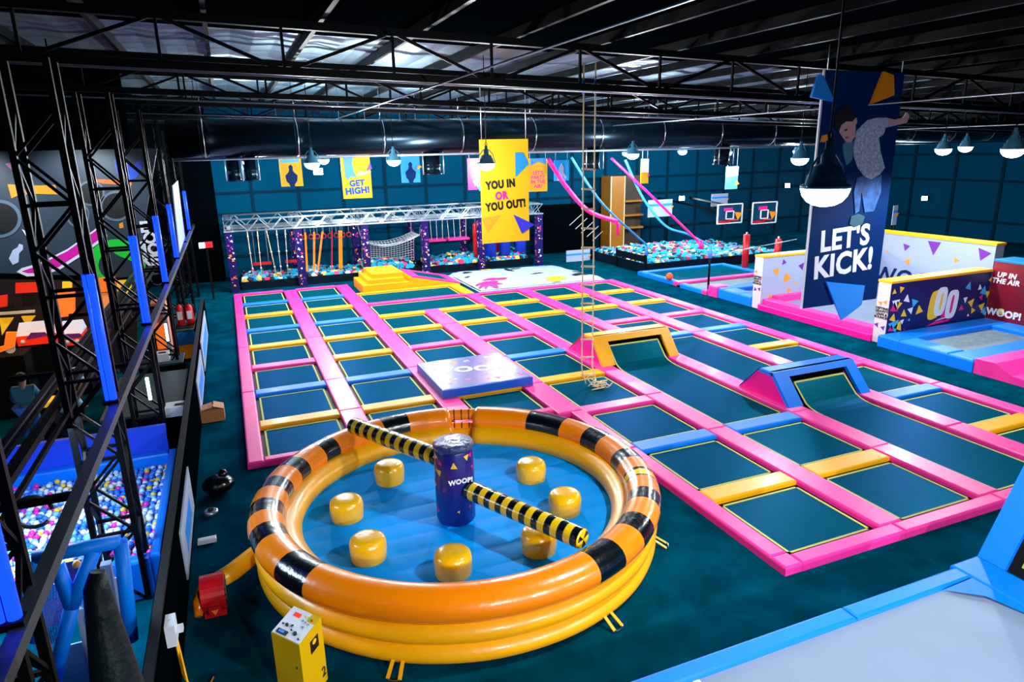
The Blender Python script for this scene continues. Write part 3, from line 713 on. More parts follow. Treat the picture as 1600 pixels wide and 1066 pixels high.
for i in range(5):
    a = rnd.uniform(-.5, .9); c_ = Vector((8.2+.07*i, 14.4+.1*i, .1+.03*(i % 3))); d = Vector((math.cos(a), math.sin(a), .1))*.18
    MB().tube([c_-d, c_+d], .017, 8).build('rung', WOOD, t)

# ------------------------------------------------------------------ yellow podium with wedge, painted airbag
t = thing('stepped_podium', 'yellow stepped foam podium with pink framed sloping trampoline at its right', 'podium', (7, 30.9, 0))
MB().pad(5.05, 29.9, 7.2, 32.3, 0, .42, .03).build('lower_step', YEL, t)
MB().pad(5.3, 30.05, 6.98, 32.3, .42, .62, .03).build('middle_step', YEL, t)
MB().pad(5.55, 30.2, 6.95, 32.3, .62, .84, .03).build('top_step', YEL, t)
x0, x1, ya, yb = 7.2, 9.55, 29.9, 32.25
MB().add([(x0,ya,0),(x1,ya,0),(x1,yb,0),(x0,yb,0),(x0,ya,.62),(x1,ya,.1),(x1,yb,.1),(x0,yb,.62)], [(3,2,1,0),(4,5,6,7),(0,1,5,4),(1,2,6,5),(2,3,7,6),(3,0,4,7)]).build('wedge', YEL, t)
o_ = Vector((x0-.24, ya, .68)); ux = (Vector((x1, ya, .11))-Vector((x0, ya, .63))).normalized(); L_ = 2.66
def sl(a0, b0, a1, b1, th, nm, m_, off=0): MB().prism([(a0,b0),(a1,b0),(a1,b1),(a0,b1)], o_+ux.cross(Vector(Y_))*off, ux, Y_, th).build(nm, m_, t)
sl(.3, 0, L_, .38, .05, 'wedge_pad', PINK); sl(.3, 2.0, L_, 2.35, .05, 'wedge_pad', PINK); sl(.3, .382, .75, 1.998, .05, 'wedge_pad', PINK); sl(L_-.42, .382, L_, 1.998, .05, 'wedge_pad', PINK)
sl(.75, .382, L_-.42, 1.998, .02, 'jump_mat', BED)
t = thing('stunt_airbag', 'large white stunt airbag with pink, yellow and black paint splashes at the far end', 'airbag', (12.8, 29.9, 0))
q = [(9.75, 27.75), (16.1, 27.75), (15.55, 31.9), (9.75, 32.6)]; n = 24
def bq(u, v):
    a = Vector(q[0]).lerp(Vector(q[1]), u); b_ = Vector(q[3]).lerp(Vector(q[2]), u); return a.lerp(b_, v)
def bz(u, v): return .05+.24*min(1, 9*min(u, 1-u, v, 1-v))**.5+.02*math.sin(u*21)*math.sin(v*17)
m = MB(); vs = []
for i in range(n+1):
    for j in range(n+1): p_ = bq(i/n, j/n); vs.append((p_.x, p_.y, bz(i/n, j/n)))
m.add(vs, [(i*(n+1)+j, (i+1)*(n+1)+j, (i+1)*(n+1)+j+1, i*(n+1)+j+1) for i in range(n) for j in range(n)], 0, True)
m.build('airbag_skin', mat('white_airbag_vinyl', (165, 180, 204), .5, spec=.3, bump=(3, .4, .03)), t)
MB().box((9.8, 27.8, 0), (15.4, 31.7, .1)).build('airbag_base', FRAME, t)
def splash(u, v, ru, rv, m_, sd, kk=18):
    r2 = random.Random(sd); o = []
    for k in range(kk):
        a = 2*PI*k/kk; s_ = r2.uniform(.55, 1.15); o.append((u+ru*s_*math.cos(a), v+rv*s_*math.sin(a)))
    mb = MB(); pts = []
    for f_ in (1, .66, .33): pts += [(u+(a-u)*f_, v+(b_-v)*f_) for a, b_ in o]
    pts.append((u, v)); P = []
    for a, b_ in pts: a = min(max(a, .01), .99); b_ = min(max(b_, .01), .99); p_ = bq(a, b_); P.append((p_.x, p_.y, bz(a, b_)+.02))
    F = []
    for r_ in range(2):
        for k in range(kk): j = (k+1) % kk; F.append((r_*kk+k, r_*kk+j, (r_+1)*kk+j, (r_+1)*kk+k))
    for k in range(kk): F.append((2*kk+k, 2*kk+(k+1) % kk, 3*kk))
    mb.add(P, F, 0, True).build('paint_splash', m_, t)
for a in [(.1,.13,.1,.13,PKP,1), (.2,.3,.1,.07,PKP,2), (.62,.1,.09,.09,YLP,3), (.3,.88,.05,.06,YLP,4), (.47,.75,.025,.13,BKP,5), (.55,.82,.05,.03,BKP,6), (.58,.42,.07,.025,BKP,7), (.12,.78,.05,.04,BKP,8), (.07,.6,.03,.03,BKP,9), (.86,.16,.1,.05,BKP,10), (.9,.32,.05,.05,BKP,11), (.8,.9,.08,.05,CYP,12), (.35,.55,.012,.012,BKP,13), (.68,.62,.05,.05,WHP,14)]: splash(*a)

# ------------------------------------------------------------------ ninja rig over the foam pits
RY0, RY1 = 33.5, 36.4
RX = [-.16, 2.85, 5.95, 8.95, 11.95, 15.25]
RN = ['leftmost', 'second', 'third', 'fourth', 'fifth', 'rightmost']
RIGT = mat('rig_pillar_navy', (22, 16, 84), .6, spec=.15)
def conf(mb3, faces, dens, z0, z1, sd, r0=.03, r1=.09):
    r2 = random.Random(sd)
    for (o, x, wd) in faces:
        for i in range(dens):
            cx, cz = r2.uniform(.05, wd-.05), r2.uniform(z0, z1)
            mb3[r2.randrange(len(mb3))].prism(tri(cx, cz, r2.uniform(r0, r1), r2.uniform(0, 6)), o, x, Z_, .004)
for r_, Yr in ((0, RY0), (1, RY1)):
    for i, x in enumerate(RX):
        t = thing('rig_pillar', 'navy padded pillar with confetti print, %s of the %s row under the silver rig' % (RN[i], ('front', 'back')[r_]), 'pillar', (x, Yr, 0), 'padded pillars of the ninja rig')
        MB().box((x-.17, Yr-.17, 0), (x+.17, Yr+.17, 2.74)).build('padding', RIGT, t)
        c = [MB() for _ in range(4)]; conf(c, [((x-.17, Yr-.1705, 0), X_, .34), ((x-.1705, Yr+.17, 0), NY, .34)], 26, .1, 2.6, i+20*r_, .03, .08)
        for q_, m_ in zip(c, (PKP, ORP, PUR, WHP)): q_.build('confetti_print', m_, t)
def boxtruss(t, p, q, h=.52, w=.34, step=.5):
    p, q = Vector(p), Vector(q); d = (q-p).normalized(); s = d.cross(Vector(Z_)); L_ = (q-p).length; n = max(1, int(L_/step))
    m = MB(); cs = [s*(a*w/2)+Vector((0,0,b_*h/2)) for a in (-1, 1) for b_ in (-1, 1)]
    for c_ in cs: m.tube([p+c_, q+c_], .03, 6)
    for i in range(n):
        a, b_ = p+d*(L_*i/n), p+d*(L_*(i+1)/n)
        if i % 2: a, b_ = b_, a
        for u in (-1, 1):
            m.tube([a+s*(u*w/2)-Vector((0,0,h/2)), b_+s*(u*w/2)+Vector((0,0,h/2))], .015, 5)
            m.tube([a-s*w/2+Vector((0,0,u*h/2)), b_+s*w/2+Vector((0,0,u*h/2))], .012, 5)
    return m
t = thing('rig_truss', 'long silver lattice truss frame carried by the padded pillars over the foam pits', 'truss', (7.5, 35, 3.02))
boxtruss(t, (-.34, RY0, 3.02), (15.42, RY0, 3.02)).build('front_truss', ALU, t)
boxtruss(t, (-.34, RY1, 3.02), (15.42, RY1, 3.02)).build('rear_truss', ALU, t)
for x in RX:
    boxtruss(t, (x, RY0+.2, 3.02), (x, RY1-.2, 3.02)).build('cross_truss', ALU, t)
for x in (4.4, 7.45): boxtruss(t, (x, RY0+.2, 3.02), (x, RY1-.2, 3.02), .3, .2).build('cross_truss', ALU, t)
for i, x in enumerate(RX):
    for Yr in (RY0, RY1): MB().box((x-.2, Yr-.2, 2.745), (x+.2, Yr+.2, 2.8)).build('corner_plate', ALU, t)
for yy in (34.2, 34.4, 34.6, 34.9, 35.3, 35.62): MB().tube([(-.2, yy, 2.785), (15.3, yy, 2.785)], .022, 6).build('hanging_bar', ALU, t)
MB().tube([(-.12, RY0-.2, 2.95), (-.12, RY0-.26, 2.95)], .09, 12).build('end_lamp', ALU, t)
# hanging obstacles
def hang(name, label, cat, loc, group=None): return thing(name, label, cat, loc, group)
for i, (px, px2) in enumerate(((387, 396), (403, 409), (417, 432), (433, 440), (447, 450))):
    a = gy(px, 370, 34.2); b_ = gy(px2, 430, 34.2)
    t = hang('knotted_rope', 'grey knotted climbing rope hanging in the leftmost rig bay, %s from left' % ORD[i+1], 'rope', (a[0], 34.2, 2.74), 'knotted ropes in the leftmost rig bay')
    P = [(a[0], 34.2, 2.76), (b_[0], 34.2, .5)]
    MB().tube(P, .022, 6).build('rope', WOOD if i < 3 else ROPEW, t)
    for f_ in (.15, .5, .82): p_ = Vector(P[0]).lerp(Vector(P[1]), f_); MB().ball(p_, .05, 8).build('knot', ROPEW, t)
for i, (px, px2, m_, w_) in enumerate(((477, 480, ORG, .045), (491, 491, ORG, .05), (504, 497, ORG, .045), (519, 519, RED, .025), (532, 533, ORG, .09))):
    a = gy(px, 365, 34.4); b_ = gy(px2, 425, 34.4)
    t = hang('climbing_strap', '%s strap hanging in the second rig bay, %s from left' % ('thick orange' if w_ > .06 else 'thin red' if w_ < .03 else 'orange', ORD[i+1]), 'strap', (a[0], 34.4, 2.74), 'hanging straps in the second rig bay')
    MB().tube([(a[0], 34.4, 2.78), (a[0], 34.4, 2.4)], .012, 5).build('cable', ALU, t)
    MB().beam((a[0], 34.4, 2.42), (b_[0], 34.4, .55), w_*2, .04).build('strap', m_, t)
for i in range(8):
    x = 3.3+.31*i; t = hang('gym_ring', 'red gym ring hanging behind the orange straps, %s from left' % ORD[i+1], 'ring', (x, 35.3, 2.75), 'red gym rings in the second rig bay')
    MB().tube([(x, 35.3, 2.78), (x, 35.3, 2.2)], .012, 5).build('cable', ALU, t)
    MB().tube([(x+.11*math.cos(a), 35.3, 2.1+.11*math.sin(a)) for a in np.linspace(0, 2*PI, 15)[:-1]], .025, 6, closed=True).build('ring', RED, t)
for i, z in enumerate((2.35, 1.3)):
    for k in (0, 1):
        x = 1.2+1.5*k
        if i: t = hang('balance_beam', 'short red balance beam low in the leftmost rig bay, %s' % ('left one', 'right one')[k], 'beam', (x, 35.6, .9), 'red balance beams'); MB().box((x-.42,35.5,.86), (x+.42,35.75,.98)).build('beam', RED, t); MB().tube([(x-.3,35.62,.98),(x-.3,35.62,2.76)], .01, 5).tube([(x+.3,35.62,.98),(x+.3,35.62,2.76)], .01, 5).build('cable', ALU, t)
def net(t, nm, f, nu, nv, r=.012, m_=ROPEW):
    m = MB()
    for i in range(nu+1): m.tube([f(i/nu, j/16) for j in range(17)], r, 4)
    for j in range(nv+1): m.tube([f(i/20, j/nv) for i in range(21)], r, 4)
    return m.build(nm, m_, t)
t = thing('cargo_net', 'white rope cargo net slung as a hammock in the middle rig bay', 'net', (7.5, 34.9, 1.6))
net(t, 'upper_net', lambda u, v: (6.15+2.65*u, 33.9+1.7*v, 1.75+.25*u-1.75*u*(1-u)*(.55+.45*math.sin(PI*v))+.2*(1-v)*0), 16, 8, .016)
net(t, 'lower_net', lambda u, v: (6.1+2.75*u, 35.6-.2*v, .5+1.0*v-.9*u*(1-u)*v+.3*u*v), 18, 9, .014)
MB().tube([(6.15,33.9,1.78),(6.0,33.8,2.75)], .012, 5).tube([(8.8,33.9,2.0),(8.85,33.8,2.75)], .012, 5).tube([(6.15,35.6,1.75),(6.0,35.9,2.75)], .012, 5).tube([(8.8,35.6,2.0),(8.85,35.9,2.75)], .012, 5).build('net_cord', ROPEW, t)
for i, (xa, xb) in enumerate(((9.2, 10.3), (10.45, 11.6))):
    t = thing('swing_board', 'pink board hung on white ropes in the fourth rig bay, %s' % ('left one', 'right one')[i], 'swing', ((xa+xb)/2, 34.6, 1.6), 'hanging swing boards')
    MB().pad(xa, 34.3, xb, 34.95, 1.55, 1.66, .02).build('board', PINK, t)
    for k in range(4):
        x = xa+.1+(xb-xa-.2)*k/3; MB().tube([(x, 34.6, 1.66), (x-.06+.03*k, 34.6, 2.78)], .016, 5).build('rope', ROPEW, t)
for i, (px, Y) in enumerate(((744, 34.3), (776, 35.6))):
    p_ = gy(px, 400, Y); t = thing('hanging_roller', 'red padded roller hanging upright in the fifth rig bay, %s' % ('left of the yellow banner', 'below the yellow banner')[i], 'roller', (p_[0], Y, 2.7), 'red hanging rollers')
    MB().lathe([(.06,0),(.14,.04),(.14,1.75),(.1,1.83),(.05,1.86)], (p_[0], Y, .55), 16).build('roller', RED, t); MB().tube([(p_[0],Y,2.4),(p_[0],Y,2.78)], .015, 5).build('cable', ALU, t)
for i, px in enumerate((767, 788, 811)):
    p_ = gy(px, 400, 34.9); t = thing('punch_bag', 'blue padded bag hanging below the yellow banner, %s' % ('left one', 'middle one', 'right one')[i], 'bag', (p_[0], 34.9, 2.7), 'blue hanging bags')
    MB().lathe([(.2,0),(.3,.05),(.3,1.7),(.2,1.85),(.05,1.9)], (p_[0]+.05*i, 34.9, .45), 18).build('bag', mat('royal_blue_vinyl', (26, 60, 200), .4) if i == 0 else MATS['royal_blue_vinyl'], t); MB().tube([(p_[0]+.05*i,34.9,2.3),(p_[0]+.05*i,34.9,2.78)], .02, 5).build('cable', ALU, t)
# foam pits
FOAM = [mat('foam_sky_blue', (40, 160, 205), .9, spec=.1), mat('foam_charcoal', (8, 30, 44), .8), mat('foam_pink', (235, 50, 110), .8), mat('foam_yellow', (245, 205, 100), .8), mat('foam_pale', (215, 230, 235), .8)]
PITW = mat('dark_pit_wall', (0, 16, 30), .6, spec=.1)
FW = [.5, .22, .13, .09, .06]; FNM = ['sky blue', 'black', 'pink', 'yellow', 'pale']
cube_me = []
for m_ in FOAM:
    me = MB().pad(-.1, -.1, .1, .1, -.1, .1, .02).build('foam_cube', m_); cube_me.append(me.data); bpy.data.objects.remove(me)
def pit(name, label, x0, y0, x1, y1, z, n, where, sd, bumpf):
    t = thing(name, label, 'pit', ((x0+x1)/2, (y0+y1)/2, 0))
    for nm, a in (('front_wall', (x0, y0, x1, y0+.12)), ('rear_wall', (x0, y1-.12, x1, y1)), ('side_wall', (x0, y0+.13, x0+.12, y1-.13)), ('side_wall', (x1-.12, y0+.13, x1, y1-.13))):
        MB().box((a[0], a[1], 0), (a[2], a[3], z+.05)).build(nm, PITW, t)
    r2 = random.Random(sd); st = MB()
    nx, ny = int((x1-x0-.3)/.19), int((y1-y0-.3)/.19); cells = [(i, j) for i in range(nx) for j in range(ny)]
    def pos(i, j): x = x0+.25+.19*i+r2.uniform(-.05,.05); y = y0+.25+.19*j+r2.uniform(-.05,.05); return x, y, z-.02+bumpf(x, y)+r2.uniform(-.05, .05)
    cells.sort(key=lambda c_: c_[1]+r2.uniform(0, 4.5)); big = set(cells[:n])
    for c_ in cells:
        x, y, zz = pos(*c_); k = r2.choices(range(5), FW)[0]; e = (r2.uniform(0,3), r2.uniform(0,3), r2.uniform(0,3))
        if c_ in big:
            o = bpy.data.objects.new('foam_cube', cube_me[k]); COL.objects.link(o); o.location = (x, y, zz); o.rotation_euler = e; o.scale = (1.2, 1.2, 1.2)
            tag(o, '%s foam cube lying in the %s' % (FNM[k], where), 'foam cube', '%s foam cubes in the %s' % (FNM[k], where))
        else:
            from mathutils import Euler
            R_ = Euler(e).to_matrix(); me = cube_me[k]
            st.add([R_ @ v.co+Vector((x, y, zz)) for v in me.vertices], [tuple(p.vertices) for p in me.polygons], k)
    st.box((x0+.13, y0+.13, .01), (x1-.13, y1-.13, z-.12), 1)
    tag(st.build('foam_cubes', FOAM), 'the rest of the foam cubes heaped in the %s' % where, 'foam cubes', kind='stuff')
pit('foam_pit', 'long foam cube pit under the silver rig, left part', .1, 33.72, 8.75, 36.2, .32, 90, 'left rig pit', 3, lambda x, y: .06*math.sin(x*2.1)+.12*(y-33.7)/2.5+(.2 if x > 5.9 else 0))
pit('foam_pit', 'foam cube pit under the silver rig, right part behind the airbag', 9.15, 33.72, 15.05, 36.2, .32, 70, 'right rig pit', 4, lambda x, y: .1*math.sin(x*1.7+1)+.3*(y-33.7)/2.5)
pit('foam_pit', 'large open foam cube pit behind the blue trampolines', 18.7, 28.45, 27.5, 34.5, .42, 130, 'large open pit', 5, lambda x, y: .25*math.exp(-((x-22.5)**2+(y-31.5)**2)/6)+.05*math.sin(x*3))
# rail of the open pit, posts and slack aerial straps
def pole(px, py, ptop, label, cap=True):
    b_ = gz(px, py, 0); 
    t = thing('net_pole', label, 'pole', b_); z = gy(px, ptop, b_[1])[2]
    MB().tube([b_, (b_[0], b_[1], z)], .045, 8).build('post', FRAME, t); MB().lathe([(.1,0),(.1,.03)], b_, 12).build('foot_plate', FRAME, t)
    if cap: MB().tube([(b_[0], b_[1], z-.5), (b_[0], b_[1], z+.02)], .085, 10).build('blue_sleeve', mat('pale_blue_sleeve', (60,160,230), .5) if 'pale_blue_sleeve' not in MATS else MATS['pale_blue_sleeve'], t)
    return b_, z
P1, z1_ = pole(1009, 428, 383, 'black pole with blue sleeve at the corner of the large open foam pit')
P2, z2_ = pole(1106, 459, 385, 'black pole with blue sleeve beside the pink pad corner')
def aerial(label, m_, pts, r): 
    t = thing('aerial_strap', label, 'strap', pts[0]); P = []
    V = [Vector(p) for p in pts]
    for i in range(len(V)-1):
        a, b_, c_, d_ = V[max(i-1,0)], V[i], V[i+1], V[min(i+2, len(V)-1)]
        for k in range(8):
            u = k/8; P.append(.5*((2*b_)+(c_-a)*u+(2*a-5*b_+4*c_-d_)*u*u+(3*b_-a-3*c_+d_)*u**3))
    P.append(V[-1]); MB().tube(P, r, 8).build('webbing', m_, t); return t
BLUS = mat('pale_blue_strap', (50, 170, 235), .5); MAGS = mat('magenta_strap', (245, 20, 150), .5)
def ln(a, b_, k): return tuple(np.array(a)*(1-k)+np.array(b_)*k)
A1 = gy(893, 246, 24.6)
aerial('pale blue strap from the duct down to the pole of the open foam pit', BLUS, [A1, gy(920, 290, 25.0), gy(952, 330, 26.5), (P1[0], P1[1], z1_)], .05)
A2 = gy(977, 250, 24.2)
aerial('pale blue slack strap sagging across to the pole by the pink pad corner', BLUS, [A2, gy(1005, 310, 24.3), gy(1040, 353, 24.0), gy(1075, 366, 23.5), (P2[0], P2[1], z2_)], .05)
t = aerial('thick magenta strap hanging from the duct left of the rope ladder', MAGS, [gy(856, 248, 24.8), gy(885, 292, 24.4), gy(920, 330, 24.0), gy(964, 346, 23.6)], .085)
e_ = gy(964, 346, 23.6); MB().tube([e_, (e_[0]-.12, e_[1], e_[2]-.06), (e_[0]+.05, e_[1], e_[2]-.1), (e_[0]+.03, e_[1], e_[2]-.55)], .07, 8).build('handle_loop', MAGS, t)
t = aerial('long straight magenta strap running from the duct to the pole by the pink pad corner', MAGS, [gy(955, 247, 24.4), gy(1025, 313, 23.8), gy(1098, 384, 23.2)], .05)
e_ = gy(1093, 376, 23.2); MB().tube([e_, (e_[0]+.05, e_[1]-.06, e_[2]-.2), (e_[0]+.05, e_[1]-.06, e_[2]-.35)], .1, 8).build('handle_loop', MAGS, t)
t = thing('pit_rail', 'low black metal rail in front of the large open foam pit', 'rail', (18.6, 29.6, 0))
MB().beam((18.62, 31.0, 0), (18.62, 31.0, 1.0), .07).build('post', FRAME, t); MB().beam((18.62, 28.35, 0), (18.62, 28.35, .95), .06).build('post', FRAME, t); MB().beam((18.62, 28.35, .75), (18.62, 31.0, .75), .12, .3).build('rail_board', FRAME, t)

# ------------------------------------------------------------------ right hand trampolines
def framed(name, label, x0, y0, x1, y1, z, w_, pads, bedm, cat='trampoline', grp=None):
    t = thing(name, label, cat, ((x0+x1)/2, (y0+y1)/2, 0), grp)
    MB().box((x0+.03, y0+.03, 0), (x1-.03, y1-.03, z*.45)).build('frame', FRAME, t)
    b_ = MB().box((x0+w_*.9, y0+w_*.9, z*.45), (x1-w_*.9, y1-w_*.9, z*.55)).build('jump_mat', bedm, t)
    for (a, m_) in zip(((x0, y0, x1, y0+w_), (x0, y1-w_, x1, y1), (x0, y0+w_, x0+w_, y1-w_), (x1-w_, y0+w_, x1, y1-w_)), pads):
        if m_: MB().pad(a[0]+.003, a[1]+.003, a[2]-.003, a[3]-.003, 0, z, min(.06, z*.4)).build('edge_pad', m_, t)
    return t
framed('framed_trampoline', 'blue edged trampoline with pink near edge in front of the open foam pit', 18.2, 25.0, 23.4, 28.3, .2, .34, (PINK, BLU, BLU, BLU), BED)
framed('framed_trampoline', 'trampoline with pale mat and pink edges beside the black pole', 18.1, 22.85, 23.4, 24.98, .2, .3, (PINK, None, BLU, BLU), GREYMESH)
t = framed('framed_trampoline', 'raised blue padded trampoline left of the white kick court wall', 18.22, 20.3, 23.4, 22.7, .4, .7, (BLU, BLU, BLU, BLU), GREYBED)
o = MB().pad(18.15, 22.25, 18.75, 22.8, 0, .46, .06).build('corner_pad', PINK, t); plabel(o, 'pink corner pad')
t = thing('dodge_ball', 'orange ball lying on the blue edge in front of the foam pit', 'ball', gz(1045, 455, .3)); b_ = gz(1046, 432, .36); t.location = (b_[0], b_[1], .22)
MB().ball((b_[0], b_[1], .36), .17, 16).build('ball', mat('orange_ball', (240, 90, 40), .5), t)
for i, (px, pyb, pt) in enumerate(((1163, 421, 367), (1213, 402, 374))):
    b_ = gz(px, 424-8*i, 0); z = gy(px, pt, b_[1])[2]; t = thing('padded_post', 'red padded post behind the blue trampolines, %s' % ('left and taller', 'right, behind the white wall')[i], 'post', b_, 'red padded posts')
    MB().lathe([(.16,0),(.16,z),(.05,z+.02)], b_, 16).build('padding', RED, t); MB().lathe([(.05,0),(.05,.12)], (b_[0], b_[1], z), 8).build('post_head', ALU, t)
p_ = gz(1182, 437, 0); t = thing('short_post', 'short black post with pale head on the pink padding by the white wall', 'post', p_); MB().tube([p_, (p_[0], p_[1], .85)], .06, 8).build('post', FRAME, t); MB().lathe([(.09,0),(.09,.2)], (p_[0], p_[1], .85), 10).build('post_head', WOOD, t)
m = MB(); a = (P2[0], P2[1], 1.6); b_ = gy(1245, 374, 27); m.tube([a, b_], .025, 6); tag(m.build('guy_cable', ALU, loc=a), 'long thin steel cable running right from the pole by the pink pad corner', 'cable')
m = MB(); a = gy(1108, 355, 27); b_ = gy(1170, 366, 29); m.tube([a, b_], .02, 6); 
for i, (xa, xb, ya, yb_) in enumerate(((1120, 1160, 318, 350), (1174, 1214, 315, 350))):
    p0 = gy(xa, yb_, 31); p1 = gy(xb, ya, 31); cx, cz = (p0[0]+p1[0])/2, (p0[2]+p1[2])/2; w_, h_ = (p1[0]-p0[0])/2, (p1[2]-p0[2])/2
    t = thing('basketball_hoop', 'basketball backboard with hoop beyond the trampolines, %s of the two' % ('left', 'right')[i], 'basketball hoop', (cx, 31, cz), 'basketball backboards')
    MB().box((cx-w_, 31, cz-h_), (cx+w_, 31.04, cz+h_)).build('backboard', mat('dim_glass_board', (16, 60, 90), .2), t)
    m = MB()
    for a, b_ in (((-w_,-h_),(w_,-h_)), ((w_,-h_),(w_,h_)), ((w_,h_),(-w_,h_)), ((-w_,h_),(-w_,-h_))): m.beam((cx+a[0],30.98,cz+a[1]), (cx+b_[0],30.98,cz+b_[1]), .06)
    m.build('white_border', WHITE, t); m = MB(); s_ = w_*.3
    for a, b_ in (((-s_,-.55*h_),(s_,-.55*h_)), ((s_,-.55*h_),(s_,.25*h_)), ((s_,.25*h_),(-s_,.25*h_)), ((-s_,.25*h_),(-s_,-.55*h_))): m.beam((cx+a[0],30.975,cz+a[1]), (cx+b_[0],30.975,cz+b_[1]), .05)
    m.build('target_square', WHITE, t)
    MB().box((cx-w_*.5, 30.97, cz+h_*.3), (cx+w_*.2, 30.99, cz+h_*.62)).build('pink_sticker', PKP, t)
    MB().prism(tri(0, 0, .3, .4), (cx+w_*.7, 30.96, cz-h_*.2), X_, Z_, .004).build('orange_sticker', ORP, t)
    MB().box((cx-w_*.9, 30.95, cz-h_*.98), (cx+.05, 30.975, cz-h_*.72)).build('red_strip', RED, t)
    MB().tube([(cx+.23*math.cos(a), 30.7+.23*math.sin(a), cz-h_*.6) for a in np.linspace(0, 2*PI, 17)[:-1]], .02, 6, closed=True).build('rim', RED, t)
    MB().beam((cx, 31.02, cz), (cx, 38.0, cz+.5), .1).build('support_arm', FRAME, t)

# ------------------------------------------------------------------ kick court and the WOOP trampoline
KX, KR, KY0, KY1 = 18.26, 24.0, 14.38, 19.84
t = thing('kick_wall', 'white kick court side wall with orange and purple triangles, far side', 'wall panel', (21, 20, 0))
MB().box((KX, KY1, 0), (KR, KY1+.42, 1.96)).build('wall_body', PANELW, t)
MB().box((KX-.015, KY1, 0), (KX, KY1+.42, 1.96)).build('end_board', CREAM, t)
MB().pad(KX-.02, KY1-.03, KR, KY1+.45, 1.96, 2.04, .02).build('top_pad', YEL, t)
c = [MB(), MB()]; r2 = random.Random(12)
for (x, z, r_, k) in ((.65,1.4,.19,0), (1.2,1.1,.24,0), (1.0,1.72,.13,1), (1.9,1.5,.17,1), (1.7,.85,.1,0), (1.35,.6,.14,0), (2.1,.7,.08,1), (3.0,1.1,.2,0), (3.7,1.5,.2,1), (.45,.45,.11,0)): c[k].prism(tri(x, z, r_, r2.uniform(0, 6)), (KX, KY1-.0015, 0), X_, Z_, .004)
for (y, z, k) in ((.1,1.4,0), (.12,.72,1), (.33,.76,1)): c[k].prism(tri(y, z, .09, r2.uniform(0,6)), (KX-.0165, KY1+.42, 0), NY, Z_, .004)
c[0].build('triangle_print', ORP, t); c[1].build('triangle_print', PUR, t)
SLOGAN = 'DEFYING\nGRAVITY\nLEAPS &\nBOUNCE!'
text(t, SLOGAN, (KX-.02, KY1+.22, 1.08), NY, Z_, .098, BKP, 'slogan', .04)
t = thing('kick_wall', 'tall white kick court back wall with purple triangles and dark letters', 'wall panel', (24.2, 17.6, 0))
MB().box((KR+.01, 15.15, 0), (KR+.45, 21.2, 2.55)).build('wall_body', PANELW, t); MB().pad(KR-.02, 15.12, KR+.48, 21.23, 2.55, 2.64, .02).build('top_pad', YEL, t)
c = [MB(), MB()]
for (px, py, r_, a, k) in ((1460,385,.34,-1.57,0), (1537,397,.26,.2,0), (1416,386,.17,.3,0), (1494,407,.12,0,1), (1418,409,.16,1,1), (1386,392,.08,1,1)):
    q_ = gx(px, py, KR); c[k].prism(tri(-q_[1], q_[2], r_, a), (KR+.0085, 0, 0), NY, Z_, .004)
c[0].build('triangle_print', PUR, t); c[1].build('triangle_print', ORP, t)
q_ = gx(1425, 428, KR); text(t, 'WOOP!', (KR+.005, q_[1], q_[2]-.28), NY, Z_, .95, NAVYD, 'lettering', .02)
a, b_ = Vector((KX, KY0, 0)), Vector((22.8, KY0, 0)); d = Vector(X_); s_ = Vector(Y_); L_ = 22.8-KX
t = thing('kick_wall', 'navy kick court side wall with large OO logo and confetti print, nearest the camera', 'wall panel', a)
MB().box((KX, KY0, 0), (22.8, KY0+.43, 1.9)).build('wall_body', NAVYP, t)
e = a-d*.018; MB().box((KX-.018, KY0, 0), (KX, KY0+.43, 1.9)).build('end_board', CREAM, t)
MB().pad(KX-.025, KY0-.03, 22.8, KY0+.46, 1.9, 1.98, .02).build('top_pad', YEL, t)
c = [MB() for _ in range(5)]; r2 = random.Random(5); o_ = a-s_*.0005; ZS = .93
for (x, z, r_, k) in ((.15,1.75,.1,0),(.45,1.82,.13,0),(.3,1.35,.22,1),(.25,1.2,.2,2),(.42,1.3,.16,0),(.75,1.45,.16,1),(1.1,1.3,.17,3),(.95,1.05,.14,1),(.7,.95,.15,0),(1.35,1.0,.18,0),(.25,.85,.17,0),(.65,.7,.1,1),(.3,.6,.26,3),(.2,.5,.15,2),(.5,.55,.2,0),(.95,.72,.06,3),(.8,.4,.06,4),(3.5,1.6,.17,3),(4.05,1.5,.12,1),(4.3,1.35,.2,3),(4.5,1.25,.15,0),(4.2,1.15,.12,2),(3.45,1.15,.13,1),(3.75,1.0,.17,0),(3.3,.85,.12,2),(4.3,.8,.17,0),(3.9,.7,.12,0),(4.45,.6,.17,3),(4.6,.75,.12,4),(4.55,1.75,.13,0),(4.85,1.7,.12,0),(4.8,1.5,.14,4),(4.7,.95,.14,0),(3.7,.55,.06,1)):
    c[k].prism(tri(x, z*ZS, r_, r2.uniform(0, 6)), o_, d, Z_, .004)
for q_, m_ in zip(c, (YLP, WHP, PKP, CYP, PUR)): q_.build('confetti_print', m_, t)
def pill(cx, cz, w_, h_, sh=.08): 
    o = []
    for k in range(24): q_ = 2*PI*k/24; x = math.copysign(abs(math.cos(q_))**.55, math.cos(q_))*w_; z = math.copysign(abs(math.sin(q_))**.7, math.sin(q_))*h_; o.append((cx+x+z*sh, (cz+z)*ZS))
    return o
def onw(pts, m_, nm, th): MB().prism(pts, o_, d, Z_, th).build(nm, m_, t)
onw(pill(1.98, 1.1, .22, .5), YLP, 'logo_print', .006); onw(pill(2.1, 1.13, .2, .5), YLP, 'logo_print', .0065); onw(pill(2.28, 1.2, .26, .5), WHP, 'logo_print', .007); onw(pill(2.3, 1.2, .05, .3), YLP, 'logo_print', .008)
